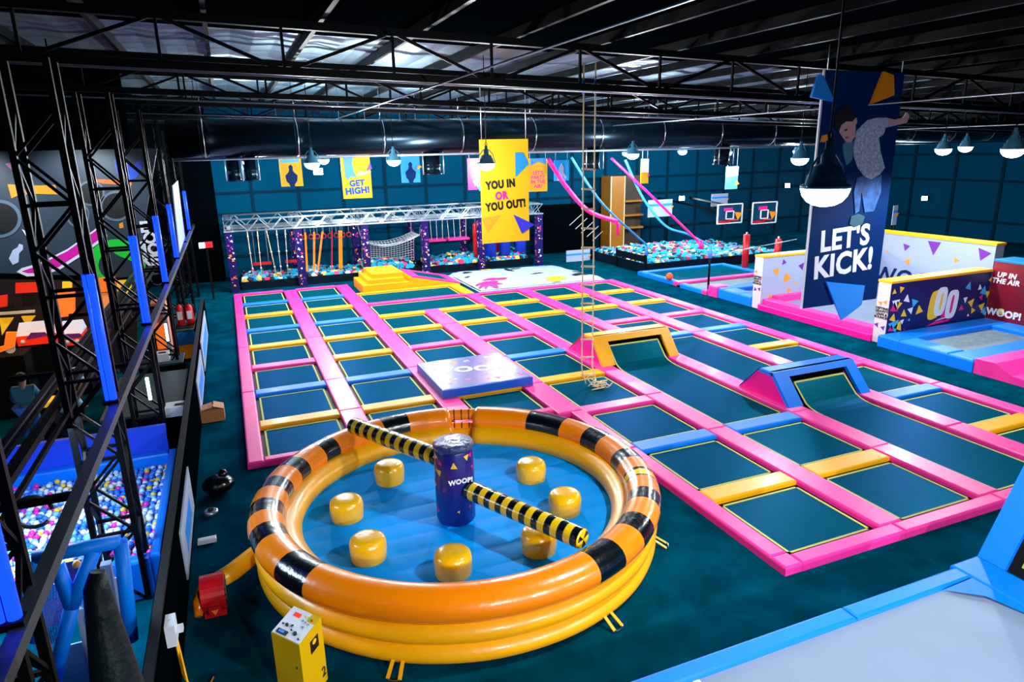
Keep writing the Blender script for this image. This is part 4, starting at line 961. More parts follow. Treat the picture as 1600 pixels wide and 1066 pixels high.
onw(pill(2.62, .72, .22, .2), PKP, 'logo_print', .006); onw(pill(2.82, 1.05, .26, .5), WHP, 'logo_print', .009); onw(pill(2.82, 1.05, .06, .32), PKP, 'logo_print', .01)
onw([(1.75,.36),(2.75,.43),(2.95,.55),(2.15,.48)], PKP, 'logo_print', .006); onw([(2.15,.5),(2.95,.57),(3.0,.6),(2.3,.54)], WHP, 'logo_print', .007)
text(t, SLOGAN, e+s_*.215-d*.003+Vector((0,0,.95)), -s_, Z_, .105, BKP, 'slogan', .04)
c = [MB(), MB()]
for (w_, z, k) in ((.12,1.3,0), (.3,1.25,0), (.1,.5,1), (.34,.55,1)): c[k].prism(tri(-w_, z, .09, w_*9), e-d*.0005+Vector((0,0,0)), -s_, Z_, .004)
c[0].build('triangle_print', ORP, t); c[1].build('triangle_print', PUR, t)
t = thing('kick_court_floor', 'pale kick court floor with a magenta padded step along its front', 'floor mat', (21, 17, 0))
MB().box((KX+.5, KY0+.44, 0), (KR, KY1-.01, .26)).build('mat', GREYBED, t)
MB().pad(KX+.1, KY0+.44, KX+.5, KY1-.01, 0, .4, .03).build('upper_step', PINK, t); MB().pad(KX-.12, KY0+.44, KX+.095, KY1-.01, 0, .22, .03).build('lower_step', MAG, t)
MB().pad(KX+.55, KY1-.3, KR-.1, KY1-.01, .26, .5, .03).build('side_pad', PINK, t)
framed('framed_trampoline', 'large blue padded trampoline with grey mat in front of the OO logo wall', 17.92, 11.4, 22.77, KY0-.02, .36, .72, (BLU, BLU, BLU, BLU), GREYMESH)
t = thing('padded_step', 'pink wedge shaped padded step at the right edge beside the blue trampoline', 'step', (20.5, 10.6, 0))
q_ = [(11.38, 0), (11.38, .4), (10.85, .42), (10.4, .2), (9.6, .16), (9.6, 0)]
MB().prism(q_, (17.95, 0, 0), Y_, Z_, 4.8).build('wedge_pad', PINK, t)
MB().box((18.4, 7.4, .0), (22.7, 9.58, .05)).build('jump_mat', BED, t); MB().pad(17.98, 7.4, 18.35, 9.58, 0, .16, .03).build('edge_pad', PINK, t)
t = thing('graphic_wall', 'dark red printed wall reading UP IN THE AIR at the right edge', 'wall panel', (23.5, 11, 0))
MB().box((22.8, 5.0, 0), (23.7, KY0-.02, 2.24)).build('wall_body', MAROON, t); MB().pad(22.77, 5.0, 23.73, KY0-.02, 2.24, 2.31, .02).build('top_pad', BLU, t)
q_ = gx(1572, 436, 22.8); text(t, 'UP IN\nTHE AIR', (22.795, q_[1], q_[2]), NY, Z_, .225, WHP, 'lettering', .035, shear=.15)
q_ = gx(1568, 491, 22.8); text(t, 'WOOP!', (22.795, q_[1], q_[2]), NY, Z_, .3, WHP, 'logo', .05)
MB().prism(pill(-q_[1]-.1, q_[2]+.12, .1, .1), (22.7985, 0, 0), NY, Z_, .003).build('logo_spot', YLP, t)

# ------------------------------------------------------------------ hanging banners
def board(name, label, x0, x1, z0, z1, Y, m_, wires=True, grp='hanging printed banners'):
    t = thing(name, label, 'banner', ((x0+x1)/2, Y, z0), grp)
    MB().box((x0, Y, z0), (x1, Y+.03, z1)).build('printed_board', m_, t)
    if wires:
        for x in (x0+.08, x1-.08): MB().tube([(x, Y+.015, z1), (x, Y+.015, roof_z(x)+.02)], .012, 6).build('hanging_wire', ALU, t)
    return t
def prt(t, Y, pts, m_, nm, th=.006, dy=0.): return MB().prism(pts, (0, Y-.0005-dy, 0), X_, Z_, th).build(nm, m_, t)
Y = 21.5; p0 = gy(755, 381, Y); p1 = gy(825, 217, Y); x0, x1, z0, z1 = p0[0]-.02, p1[0], p0[2], p1[2]; W_, H_ = x1-x0, z1-z0
t = board('hanging_banner', 'tall yellow hanging banner reading YOU IN OR YOU OUT', x0, x1, z0, z1, Y, BANY)
cx = (x0+x1)/2
text(t, 'YOU IN', (cx-.09*W_, Y-.006, z0+H_*.57), X_, Z_, .34, BKP, 'lettering', .065, rot=.07, wid=.82); text(t, 'OR', (cx-.08*W_, Y-.006, z0+H_*.46), X_, Z_, .34, PKP, 'lettering', .065, rot=.07, wid=.85); text(t, 'YOU OUT!', (cx+.01*W_, Y-.006, z0+H_*.365), X_, Z_, .345, BKP, 'lettering', .065, rot=.07, wid=.8)
f_ = lambda a, b_: (x0+a*W_, z0+b_*H_)
prt(t, Y, [f_(.72,.64), f_(.72,.87), f_(.88,.87), f_(1.0,.76)], BLP, 'blue_shape', .05)
prt(t, Y, [f_(.0,.25), f_(.4,.275), f_(.12,.1)], ORP, 'orange_shape', .01); prt(t, Y, [f_(.66,.27), f_(1.1,.16), f_(.83,.08)], mat('blue_purple_print', (50, 50, 200), .4), 'purple_shape', .06)
# kick banner with the jumping boy
Y = 13.1; a = gy(1250, 483, Y); b_ = gy(1405, 123, Y); x0, x1 = gy(1255, 470, Y)[0], gy(1390, 300, Y)[0]; z0, z1 = a[2], gy(1283, 109, Y)[2]; W_, H_ = x1-x0, z1-z0
t = board('hanging_banner', 'very tall navy hanging banner of a jumping child reading LETS KICK', x0, x1, z0, z1, Y, NAVYD)
MB().box((x0-.05, Y-.004, z0), (x0-.002, Y+.034, z1)).build('white_edge', WHITE, t)
K = lambda px, py: (lambda q_: (q_[0], q_[2]))(gy(px, py, Y))
def kp(pts, m_, nm, th=.006): return prt(t, Y, [K(*q_) for q_ in pts], m_, nm, th)
text(t, "LET'S", (gy(1320, 377, Y)[0], Y-.006, gy(1320, 377, Y)[2]+.06), X_, Z_, .74, WHP, 'lettering', .035, rot=.06, wid=.98); text(t, 'KICK!', (gy(1319, 405, Y)[0], Y-.006, gy(1319, 408, Y)[2]-.08), X_, Z_, .8, WHP, 'lettering', .035, rot=.06, wid=.98)
kp([(1289,440), (1349,446), (1344,476), (1313,500)], BLP, 'blue_shape', .05)
kp([(1265,152), (1276,117), (1283,118), (1301,160)], BLP, 'blue_shape', .07); kp([(1358,163), (1378,112), (1393,118), (1394,149)], ORP, 'orange_shape', .07); kp([(1281,222), (1284,212), (1291,210), (1292,222)], ORP, 'orange_shape', .03)
boy = MB()
body = thing('x', None, None) if False else None
o = kp([(1333,232),(1338,204),(1354,188),(1368,184),(1384,184),(1396,188),(1410,185),(1416,176),(1419,182),(1415,192),(1398,196),(1382,200),(1379,210),(1372,215),(1374,235),(1381,262),(1374,272),(1360,280),(1350,276),(1340,262),(1334,245)], SHIRT, 'shirt_figure', .03); plabel(o, 'child figure in pale checked shirt, arm stretched back')
kp([(1388,185),(1396,187),(1410,184),(1415,176),(1419,180),(1416,190),(1398,195),(1384,197)], SKIN, 'arm_print', .036)
kp([(1338,278),(1350,274),(1360,280),(1376,273),(1375,300),(1364,330),(1350,332),(1345,300),(1341,330),(1335,334),(1333,300)], JEAN, 'jeans_print', .028)
kp([(1326,350),(1329,338),(1340,334),(1350,338),(1346,350),(1334,355)], mat('shoe_print', (40, 90, 110), .5), 'shoe_print', .03)
kp([(1308,196),(1313,184),(1322,182),(1331,185),(1335,196),(1334,213),(1328,222),(1321,222),(1316,214),(1311,206)], SKIN, 'face_print', .04)
kp([(1303,200),(1303,180),(1312,168),(1322,164),(1330,170),(1334,184),(1330,190),(1320,190),(1312,196),(1309,206)], HAIR, 'hair_print', .045)
kp([(1317,203),(1322,201),(1322,204),(1318,205)], BKP, 'eye_print', .046); kp([(1318,214),(1324,213),(1323,216),(1319,217)], mat('lip_print', (150,70,90), .5), 'mouth_print', .046)
kp([(1332,188),(1336,184),(1337,192),(1334,196)], SKIN, 'ear_print', .047)
kp([(1316,226),(1326,214),(1332,222),(1330,250),(1322,258),(1318,244)], mat('raised_arm_print', (60,120,150), .5), 'sleeve_print', .034)
# smaller banners at the far end
def smallb(px0, py0, px1, py1, Y, label, m_):
    a, b_ = gy(px0, py1, Y), gy(px1, py0, Y); t = board('hanging_banner', label, a[0], b_[0], a[2], b_[2], Y, m_); return t, lambda u, v: (a[0]+(b_[0]-a[0])*u, a[2]+(b_[2]-a[2])*v), Y, b_[0]-a[0]
def masked(t, f, Y, m_, gun=0):
    prt(t, Y, [f(.25,.2), f(.22,.4), f(.38,.52), f(.42,.6), f(.4,.72), f(.5,.8), f(.6,.72), f(.58,.6), f(.62,.52), f(.78,.4), f(.74,.2), f(.62,.08), f(.6,0), f(.4,0), f(.36,.1)], m_, 'figure_print', .01)
t, f, Yb, w_ = smallb(440, 248, 470, 292, 30, 'small yellow hanging banner with a dark masked figure, at far left', BANY); masked(t, f, Yb, NAVYD); prt(t, Yb, [f(.05,.85), f(.9,.88), f(.9,.98), f(.05,.98)], CYP, 'blue_strip'); prt(t, Yb, [f(.1,.65), f(.3,.6), f(.2,.75)], ORP, 'orange_shape', .02)
t, f, Yb, w_ = smallb(537, 240, 577, 311, 28.6, 'yellow hanging banner reading GET HIGH', BANY)
prt(t, Yb, [f(.1,1.03), f(.12,.5), f(.2,.42), f(.3,.5), f(.5,.48), f(.42,.62), f(.38,.8), f(.45,1.03)], BLP, 'blue_figure_print', .03); prt(t, Yb, [f(.5,.5), f(.95,.56), f(1.02,.6), f(.6,.6)], SKIN, 'leg_print', .02); prt(t, Yb, [f(.85,.62), f(1.05,.66), f(1.0,.8)], PUR, 'purple_shape', .03)
GETB = mat('deep_blue_lettering', (0, 84, 190), .6, spec=.1); q_ = f(.5,.34); text(t, 'GET', (q_[0], Yb-.006, q_[1]), X_, Z_, .32, GETB, 'lettering', .04, rot=.05); q_ = f(.5,.17); text(t, 'HIGH!', (q_[0], Yb-.006, q_[1]), X_, Z_, .34, GETB, 'lettering', .05, rot=.05)
t, f, Yb, w_ = smallb(628, 244, 655, 286, 30, 'small blue hanging banner with a dark crouching figure', BANB); masked(t, f, Yb, NAVYD); prt(t, Yb, [f(.85,.5), f(1.1,.58), f(1.0,.66), f(.85,.6)], ORP, 'orange_shape', .03)
t, f, Yb, w_ = smallb(732, 247, 762, 297, 30, 'small pink hanging banner half hidden behind the tall yellow banner', PKP); q_ = f(.5,.3); text(t, 'SHOES\nLIKE I\nYOU', (q_[0], Yb-.006, q_[1]), X_, Z_, .2, WHP, 'lettering', .03); prt(t, Yb, [f(.4,.1), f(.75,.12), f(.55,-.05)], BLP, 'blue_shape', .03)
t, f, Yb, w_ = smallb(826, 247, 855, 300, 28.8, 'small yellow hanging banner reading LETS PARTY IN THE AIR', BANY); q_ = f(.5,.36); text(t, "LET'S\nPARTY\nIN THE\nAIR!", (q_[0], Yb-.006, q_[1]), X_, Z_, .22, PKP, 'lettering', .035); prt(t, Yb, [f(.1,.78), f(.5,.9), f(.9,.82), f(.95,1.0), f(.1,1.0)], BLP, 'figure_print', .02)
t, f, Yb, w_ = smallb(866, 250, 889, 283, 30, 'small blue hanging banner with a pale figure, left of the rope ladder', BANB); prt(t, Yb, [f(.2,0), f(.35,.45), f(.3,.6), f(.5,.85), f(.65,.6), f(.62,.4), f(.85,.15), f(.7,.1), f(.6,.3), f(.5,0)], PANELW, 'figure_print', .02)
t, f, Yb, w_ = smallb(1001, 248, 1014, 287, 30, 'narrow hanging banner, white above and yellow below', BANY); prt(t, Yb, [f(0,.45), f(1,.45), f(1,1), f(0,1)], WHP, 'white_half', .006); prt(t, Yb, [f(.8,.25), f(1.15,.32), f(.9,.4)], PKP, 'pink_shape', .02)
t, f, Yb, w_ = smallb(1133, 260, 1154, 296, 30, 'pale blue hanging banner above the basketball backboards', CYP); prt(t, Yb, [f(0,.55), f(1,.6), f(1,1), f(0,1)], WHP, 'white_half', .006); prt(t, Yb, [f(.8,.15), f(1.15,.22), f(.95,.35)], ORP, 'orange_shape', .02)
def sign(px0, py0, px1, py1, Y, label):
    a, b_ = gy(px0, py1, Y), gy(px1, py0, Y); t = thing('rules_sign', label, 'sign', ((a[0]+b_[0])/2, Y, a[2]), 'white rules signs')
    MB().box((a[0], Y, a[2]), (b_[0], Y+.03, b_[2])).build('sign_board', PANELW, t); h_ = b_[2]-a[2]
    MB().box((a[0], Y-.004, a[2]+h_*.62), (b_[0], Y-.0005, a[2]+h_*.76)).build('blue_stripe', BLP, t)
    MB().prism(tri(0, 0, h_*.12, .3), (b_[0]-.02, Y-.001, a[2]+h_*.55), X_, Z_, .02).build('orange_shape', ORP, t)
    for k in (0, 1): x = a[0]+(b_[0]-a[0])*(.15+.7*k); MB().beam((x, Y+.05, a[2]+.05), (x, Y+.05, 0 if Y < 36 else a[2]-.2), .06).build('sign_leg', FRAME, t)
    return t
sign(885, 389, 922, 414, 33.6, 'white rules sign with a blue stripe behind the painted airbag'); sign(1012, 311, 1051, 340, 35.2, 'white rules sign with a blue stripe above the open foam pit'); sign(1111, 302, 1138, 323, 36, 'white rules sign with a blue stripe behind the left basketball backboard'); sign(1393, 321, 1404, 352, 24, 'narrow white sign standing beyond the kick court')
# amber climbing tower and black inflatable shapes near the back wall
a, b_ = gy(954, 372, 36), gy(976, 275, 36); t = thing('climbing_tower', 'amber climbing tower with shelves standing behind the rope ladder', 'tower', (a[0]+.8, 36.4, 0))
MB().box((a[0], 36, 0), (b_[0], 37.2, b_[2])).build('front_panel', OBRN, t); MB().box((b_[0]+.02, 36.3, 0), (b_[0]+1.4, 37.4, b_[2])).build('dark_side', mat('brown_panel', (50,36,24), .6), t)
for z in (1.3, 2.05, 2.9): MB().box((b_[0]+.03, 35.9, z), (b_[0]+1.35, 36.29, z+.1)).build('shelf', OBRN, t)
MB().box((a[0]-.04, 35.97, 0), (a[0], 36.05, b_[2])).build('pale_edge', WOOD, t); MB().box((b_[0], 35.97, 0), (b_[0]+.04, 36.05, b_[2])).build('pale_edge', WOOD, t)
t = thing('black_curtain', 'dark curtain wall behind the foam pits with white slash marks', 'curtain', (18.5, 37.3, 0))
MB().box((16.6, 37.0, 0), (20.6, 37.1, 2.9)).build('curtain', WALLD, t)
m = MB()
for k in range(5): p_ = gy(890+9*k, 352+6*k, 36.95); m.beam(p_, (p_[0]+.8, 36.95, p_[2]+.6), .05, .02)
m.build('slash_print', WHP, t)

# ------------------------------------------------------------------ left side: lattice towers, rail, barrier
LX = -1.66
def lattice(t, x0, x1, y0, y1, z0, z1, r, step):
    m = MB()
    for x in (x0, x1):
        for y in (y0, y1): MB().beam((x, y, z0), (x, y, z1), r*2).build('leg', TRUSS_D, t)
    n = int((z1-z0)/step)
    for i in range(n):
        a, b_ = z0+step*i, z0+step*(i+1)
        for y in (y0, y1):
            m.beam((x0 if i % 2 else x1, y, a), (x1 if i % 2 else x0, y, b_), r)
            if i % 2 == 0: m.beam((x0, y, a), (x1, y, a), r*1.2)
        for x in (x0, x1): m.beam((x, y0 if i % 2 else y1, a), (x, y1 if i % 2 else y0, b_), r)
    m.build('lattice', TRUSS_D, t)
TY = [4.95, 9.63, 14.23, 18.98, 23.65, 28.3, 32.9]
TN = ['nearest the camera', 'second from the camera', 'third from the camera', 'fourth from the camera', 'fifth from the camera', 'sixth from the camera', 'farthest from the camera']
for i, y in enumerate(TY):
    t = thing('lattice_tower', 'tall black lattice tower with blue light tube at the left, %s' % TN[i], 'tower', (LX-.25, y+.25, 0), 'black lattice towers along the left side')
    lattice(t, LX-.56, LX-.06, y+.05, y+.5, 0, roof_z(LX)-1.6, .035, .55)
    MB().tube([(LX-.02, y, 3.02), (LX-.02, y, 4.65)], .045, 10).build('blue_light_tube', LEDB, t)
    MB().tube([(LX-.09, y-.02, 3.02), (LX-.09, y-.02, 4.65)], .022, 8).build('thin_light_tube', LEDB, t)
    MB().box((LX-.14, y-.06, 2.96), (LX+.04, y+.06, 3.015)).build('tube_socket', FRAME, t)
    if i in (2, 3): MB().tube([(LX-.2, y-.05, 1.5), (LX-.2, y-.05, 1.95)], .03, 8).build('white_light_tube', LEDW, t)
RAILM = mat('worn_grey_steel', (70, 84, 90), .45, metal=.5)
t = thing('steel_rail', 'long grey square steel rail running along the black towers at the left', 'rail', (LX, 18, 2.95)); MB().beam((LX, 2.5, 2.92), (LX, 36, 2.92), .11).build('rail', RAILM, t)
for i, (x, z) in enumerate(((-2.32, 3.0), (-2.42, 2.96), (-2.52, 3.0), (-2.66, 2.93), (-2.22, 2.9))):
    t = thing('steel_ledger', 'thin dark steel bar of the bundle running behind the towers, %s from the rail' % ORD[i+1], 'bar', (x, 18, z), 'thin steel bars behind the towers')
    MB().beam((x, 2.5, z), (x, 30, z), .05+.03*(i % 3 == 0)).build('bar', RAILM if i % 2 else TRUSS_D, t)
for i, y in enumerate((7.2, 11.9, 16.5, 21.2)):
    t = thing('cross_bracket', 'dark steel cross bar under the bar bundle, %s from the camera' % ORD[i+1], 'bar', (-2.4, y, 2.85), 'cross bars under the bar bundle'); MB().beam((-3.4, y, 2.85), (LX, y, 2.85), .07).build('bar', TRUSS_D, t)
    MB().tube([(-2.1+.16*math.cos(a), y, 2.75+.16*math.sin(a)) for a in np.linspace(0, 5.5, 14)], .02, 6).build('cable_loop', RAILM, t)
t = thing('barrier_wall', 'low black barrier wall separating the towers from the trampoline hall floor', 'barrier', (-1.2, 14, 0))
MB().box((-1.34, 4.0, 0), (-1.2, 26, 1.15)).build('barrier', WALLD, t); MB().beam((-1.27, 4, 1.17), (-1.27, 26, 1.17), .1, .05).build('handrail', FRAME, t)
for i, (y0, y1, zz) in enumerate(((9.6, 11.9, .95), (16.6, 19.6, 1.0), (20.2, 24.6, 1.05))):
    t = thing('barrier_poster', 'pale printed poster on the black barrier, %s from the camera' % ORD[i+1], 'poster', (-1.19, y0, .2), 'pale posters on the black barrier')
    MB().box((-1.199, y0, .2), (-1.175, y1, zz)).build('poster_sheet', PANELW, t); MB().prism([(-y1+.3,.3), (-y0-.4,.35), (-y0-.9,.8), (-y1+.2,.7)], (-1.1745, 0, 0), Y_, Z_, .002) .build('blue_print', BLP, t) if False else MB().box((-1.1745, y0+.5, .35), (-1.172, y1-.6, zz-.25)).build('blue_print', BLP, t)
# things on the walkway floor
p_ = gz(333, 655, 0); t = thing('cardboard_box', 'opened brown cardboard box on the floor beside the black barrier', 'box', p_)
MB().box((p_[0]-.25, p_[1]-.2, 0), (p_[0]+.27, p_[1]+.22, .3)).build('carton', CARD, t)
MB().add([(p_[0]-.25,p_[1]-.2,.3),(p_[0]+.02,p_[1]-.2,.36),(p_[0]+.02,p_[1]+.22,.36),(p_[0]-.25,p_[1]+.22,.3)], [(0,1,2,3)]).add([(p_[0]+.27,p_[1]-.2,.3),(p_[0]+.05,p_[1]-.2,.38),(p_[0]+.05,p_[1]+.22,.38),(p_[0]+.27,p_[1]+.22,.3)], [(3,2,1,0)]).build('flap', CARD, t)
p_ = gz(324, 847, 0); t = thing('white_bar', 'small white block lying on the floor beside the barrier', 'block', p_); MB().pad(p_[0]-.14, p_[1]-.06, p_[0]+.14, p_[1]+.06, 0, .07, .015).build('block', WHITE, t)
p_ = gz(343, 770, 0); t = thing('bin_bag', 'shiny black bin bag on the floor left of the inflatable', 'bag', p_); MB().ball((p_[0], p_[1], .17), .24, 14, sc=(1.2, 1, .75)).ball((p_[0]+.1, p_[1]+.05, .34), .09, 10).build('bag', IBLK, t)
p_ = gz(330, 803, 0); t = thing('tape_roll', 'pale cable reel lying on the floor left of the inflatable', 'reel', p_); MB().lathe([(.1,0),(.12,.01),(.12,.06),(.1,.07)], p_, 16).build('reel', ALU, t); MB().lathe([(.05,0),(.05,.02)], (p_[0], p_[1], .071), 12).build('core', FRAME, t)
p_ = gx(284, 985, -1.05); t = thing('junction_box', 'white junction box with yellow cables hanging on the near end of the barrier', 'electrical box', (-1.19, p_[1], p_[2]))
MB().box((-1.199, p_[1]-.12, p_[2]-.1), (-1.1, p_[1]+.12, p_[2]+.16)).build('box_body', WHITE, t); MB().box((-1.1, p_[1]-.04, p_[2]), (-1.03, p_[1]+.04, p_[2]+.06)).build('plug', WHITE, t)
for k in range(3): MB().tube([(-1.12, p_[1]-.05+.05*k, p_[2]-.1), (-1.1+.03*k, p_[1]-.1-.1*k, p_[2]*.5), (-1.0+.12*k, p_[1]-.15-.1*k, .03), (-.85+.15*k, p_[1]+.3-.25*k, .02)], .012, 6).build('cable', YEL, t)
MB().tube([(-1.15, p_[1], p_[2]+.16), (-1.16, p_[1]+.05, 1.1)], .012, 6).build('cable', YEL, t)
p_ = gz(268, 1040, .5); p_ = (min(p_[0], -1.46), p_[1], 0); t = thing('blue_wedge', 'corner of a blue foam wedge at the bottom left beside the barrier', 'foam wedge', (p_[0]-.3, p_[1], 0))
MB().add([(p_[0]-.9,p_[1]-.9,0),(p_[0]+.1,p_[1]-.9,0),(p_[0]+.1,p_[1]+.1,0),(p_[0]-.9,p_[1]+.1,0),(p_[0]-.45,p_[1]-.9,.5),(p_[0]+.02,p_[1]-.9,.3),(p_[0]-.05,p_[1],.42),(p_[0]-.3,p_[1]+.02,.5)], [(3,2,1,0),(4,5,6,7),(0,1,5,4),(1,2,6,5),(2,3,7,6),(3,0,4,7)]).build('wedge', BLU, t)
# draped dark cone by the rail
a = gy(152, 893, 4.6); t = thing('draped_pole', 'dark green glossy tarpaulin draped over a slanting pole at the bottom left', 'tarpaulin', (a[0], 4.6, 0))
m = MB(); P = [(a[0], 4.6, a[2]), (a[0]-.02, 4.58, a[2]-.1), (a[0]+.02, 4.4, 1.7), (a[0]+.05, 4.2, .9), (a[0]+.05, 4.1, .02)]; m.tube(P, [.045, .075, .25, .42, .55], 20); m.build('tarpaulin', mat('dark_green_tarpaulin', (2, 24, 28), .5, spec=.25, bump=(5, .8, .05)), t)
# ball pit and play frame
BP = (-4.4, 9.9, -1.62, 13.6)
t = thing('ball_pit', 'blue padded ball pit behind the black towers at the left', 'ball pit', (-3, 11.7, 0))
NAVW = mat('deep_blue_board', (14, 70, 225), .45)
MB().box((BP[0], BP[3], 0), (BP[2], BP[3]+.1, 1.15)).build('back_board', NAVW, t); MB().box((BP[0]-.1, BP[1], 0), (BP[0], BP[3], 1.1)).build('side_board', NAVW, t)
MB().pad(BP[0], BP[1]-.22, BP[2], BP[1], 0, .62, .05).build('front_pad', BLU, t); MB().pad(BP[2], BP[1]-.2, BP[2]+.14, BP[3], 0, .66, .04).build('side_pad', BLU, t); MB().pad(BP[0], BP[3]-.2, BP[2], BP[3], .4, .66, .04).build('rear_pad', BLU, t)
BALLM = [mat('ball_white', (225, 232, 245), .35), mat('ball_blue', (40, 120, 240), .35), mat('ball_yellow', (245, 205, 50), .35), mat('ball_pink', (240, 40, 170), .35), mat('ball_pale_blue', (120, 190, 250), .35)]
bme = []
for m_ in BALLM: o = MB().ball((0,0,0), .05, 10).build('play_ball', m_); bme.append(o.data); bpy.data.objects.remove(o)
r2 = random.Random(9); BN = ['white', 'blue', 'yellow', 'pink', 'pale blue']; allb = []
for layer in (0, 1):
    for i in range(27):
        for j in range(35): allb.append((BP[0]+.06+.103*i+r2.uniform(-.02,.02), BP[1]+.06+.1*j+r2.uniform(-.02,.02), .4+.07*layer+r2.uniform(-.02,.03)))
allb = [q for q in allb if q[1] < BP[3]-.26]
near = sorted([q for q in allb if q[2] > .44], key=lambda q: q[1]-.8*q[0]+r2.uniform(0, 3.5)); sel = set(near[:240]); st = MB()
for q in allb:
    k = r2.choices(range(5), (.34, .3, .11, .1, .15))[0]
    if q in sel:
        o = bpy.data.objects.new('play_ball', bme[k]); COL.objects.link(o); o.location = q; tag(o, '%s plastic ball lying in the blue ball pit' % BN[k], 'ball', '%s balls in the ball pit' % BN[k])
    else: st.ball(q, .05, 6, k)
st.box((BP[0]+.01, BP[1]+.01, .02), (BP[2]-.01, BP[3]-.21, .37), 1)
tag(st.build('play_balls', BALLM), 'the rest of the plastic balls filling the blue ball pit', 'balls', kind='stuff')
t = thing('climbing_gym', 'blue padded climbing frame with netting and a pink panel at the lower left', 'climbing frame', (-2.6, 8, 0))
def pg(px, py, Y): return gy(px, py, Y)
Yp = 7.6
for (a, b_) in (((52,872),(188,846)), ((148,858),(112,948)), ((112,948),(84,1066)), ((88,880),(112,948)), ((188,846),(205,1000)), ((52,872),(58,1000))):
    MB().tube([pg(*a, Yp), pg(*b_, Yp)], .075, 12).build('padded_bar', BLU, t)
for (a, b_) in (((140,885),(165,1010)), ((128,948),(150,1064)), ((60,970),(84,1066)), ((165,880),(185,990))):
    MB().beam(pg(*a, Yp+.12), pg(*b_, Yp+.12), .1).build('white_post', GREYBED, t)
def quad(pts, Y, nm, m_): MB().add([pg(*q, Y) for q in pts]+[tuple(np.array(pg(*q, Y))+[0,.02,0]) for q in pts], [(0,1,2,3),(7,6,5,4),(0,4,5,1),(1,5,6,2),(2,6,7,3),(3,7,4,0)]).build(nm, m_, t)
quad(((70,938),(102,932),(100,975),(66,980)), Yp+.3, 'pink_panel', mat('pink_panel_print', (235, 90, 190), .5)); quad(((74,915),(102,910),(102,932),(72,938)), Yp+.3, 'white_panel', PANELW)
quad(((165,905),(184,903),(186,985),(150,1000)), Yp+.5, 'white_panel', PANELW); quad(((100,880),(140,872),(114,940),(105,925)), Yp+.5, 'dark_panel', mat('deep_navy_panel', (10, 20, 110), .5))
quad(((95,1012),(150,998),(160,1066),(88,1066)), Yp+.4, 'white_floor_panel', GREYBED)
NETM = mat('teal_net', (60, 150, 190), .6)
def pnet(c4, nm, n1, n2):
    A_, B_, C_, D_ = [Vector(pg(*q, Yp+.2)) for q in c4]; m = MB()
    f = lambda u, v: (A_.lerp(B_, u)).lerp(D_.lerp(C_, u), v)-Vector((0, .15*math.sin(PI*u)*math.sin(PI*v), 0))
    for i in range(n1+1): m.tube([f(i/n1, j/6) for j in range(7)], .006, 4)
    for j in range(n2+1): m.tube([f(i/6, j/n2) for i in range(7)], .006, 4)
    m.build(nm, NETM, t)
pnet(((48,878),(95,872),(100,1000),(62,1010)), 'net', 12, 26); pnet(((118,945),(145,880),(165,990),(130,1000)), 'net', 10, 24)
MB().ball(pg(120, 882, Yp+.3), .045, 10).build('orange_knob', ORP, t)
# dark teal counters behind the barrier, with the things on them
CNT = mat('teal_counter', (6, 56, 66), .5)
def counter(label, x0, y0, x1, y1, h): 
    t = thing('counter', label, 'counter', ((x0+x1)/2, (y0+y1)/2, 0)); MB().box((x0, y0, 0), (x1, y1, h-.05)).build('counter_body', WALLD, t); MB().pad(x0-.03, y0-.03, x1+.03, y1+.03, h-.05, h, .01).build('counter_top', CNT, t); return t
counter('dark teal counter behind the barrier, carrying a white box', -2.9, 15.0, -1.45, 18.0, .95)
t = counter('blue and yellow fronted counter with two fire extinguishers beside the barrier', -2.6, 22.2, -1.45, 24.6, 1.0)
MB().box((-2.62, 22.13, .55), (-1.42, 22.165, .94)).build('blue_front', BLU, t); MB().box((-2.62, 22.13, .12), (-1.42, 22.165, .54)).build('yellow_front', YEL, t)
MB().box((-1.95, 22.4, 1.0), (-1.45, 23.2, 1.02)).build('dark_mat', FRAME, t)
for i, x in enumerate((-1.8, -1.53)):
    t = thing('fire_extinguisher', 'red fire extinguisher on the blue and yellow counter, %s one' % ('left', 'right')[i], 'fire extinguisher', (x, 22.9, 1.0), 'red fire extinguishers')
    MB().lathe([(.1,0),(.11,.03),(.11,.55),(.07,.63),(.03,.66)], (x, 22.9, 1.0), 16).build('cylinder', RED, t); MB().box((x-.07, 22.785, 1.2), (x+.07, 22.8, 1.45)).build('label_plate', WHITE, t)
    MB().beam((x-.02, 22.9, 1.66), (x-.02, 22.75, 1.74), .04).build('handle', FRAME, t); MB().tube([(x+.03, 22.9, 1.66), (x+.14, 22.88, 1.6), (x+.14, 22.88, 1.25)], .018, 6).build('hose', FRAME, t)
for i, (px, py, lab) in enumerate(((279, 646, 'white cardboard box on the dark counter behind the barrier'), (252, 560, 'white paper box on a shelf behind the second tower'))):
    p_ = gz(px, py, .95) if i == 0 else gz(px, py, 1.0); t = thing('white_box', lab, 'box', p_); MB().box((p_[0]-.22, p_[1]-.18, .95), (p_[0]+.2, p_[1]+.2, 1.15)).build('carton', WHITE, t); MB().box((p_[0]-.04, p_[1]-.08, 1.15), (p_[0]+.14, p_[1]+.02, 1.165)).build('dark_slot', FRAME, t)
    if i: t2 = counter('small dark shelf unit under the white paper box', p_[0]-.5, p_[1]-.4, p_[0]+.5, p_[1]+.5, .95)
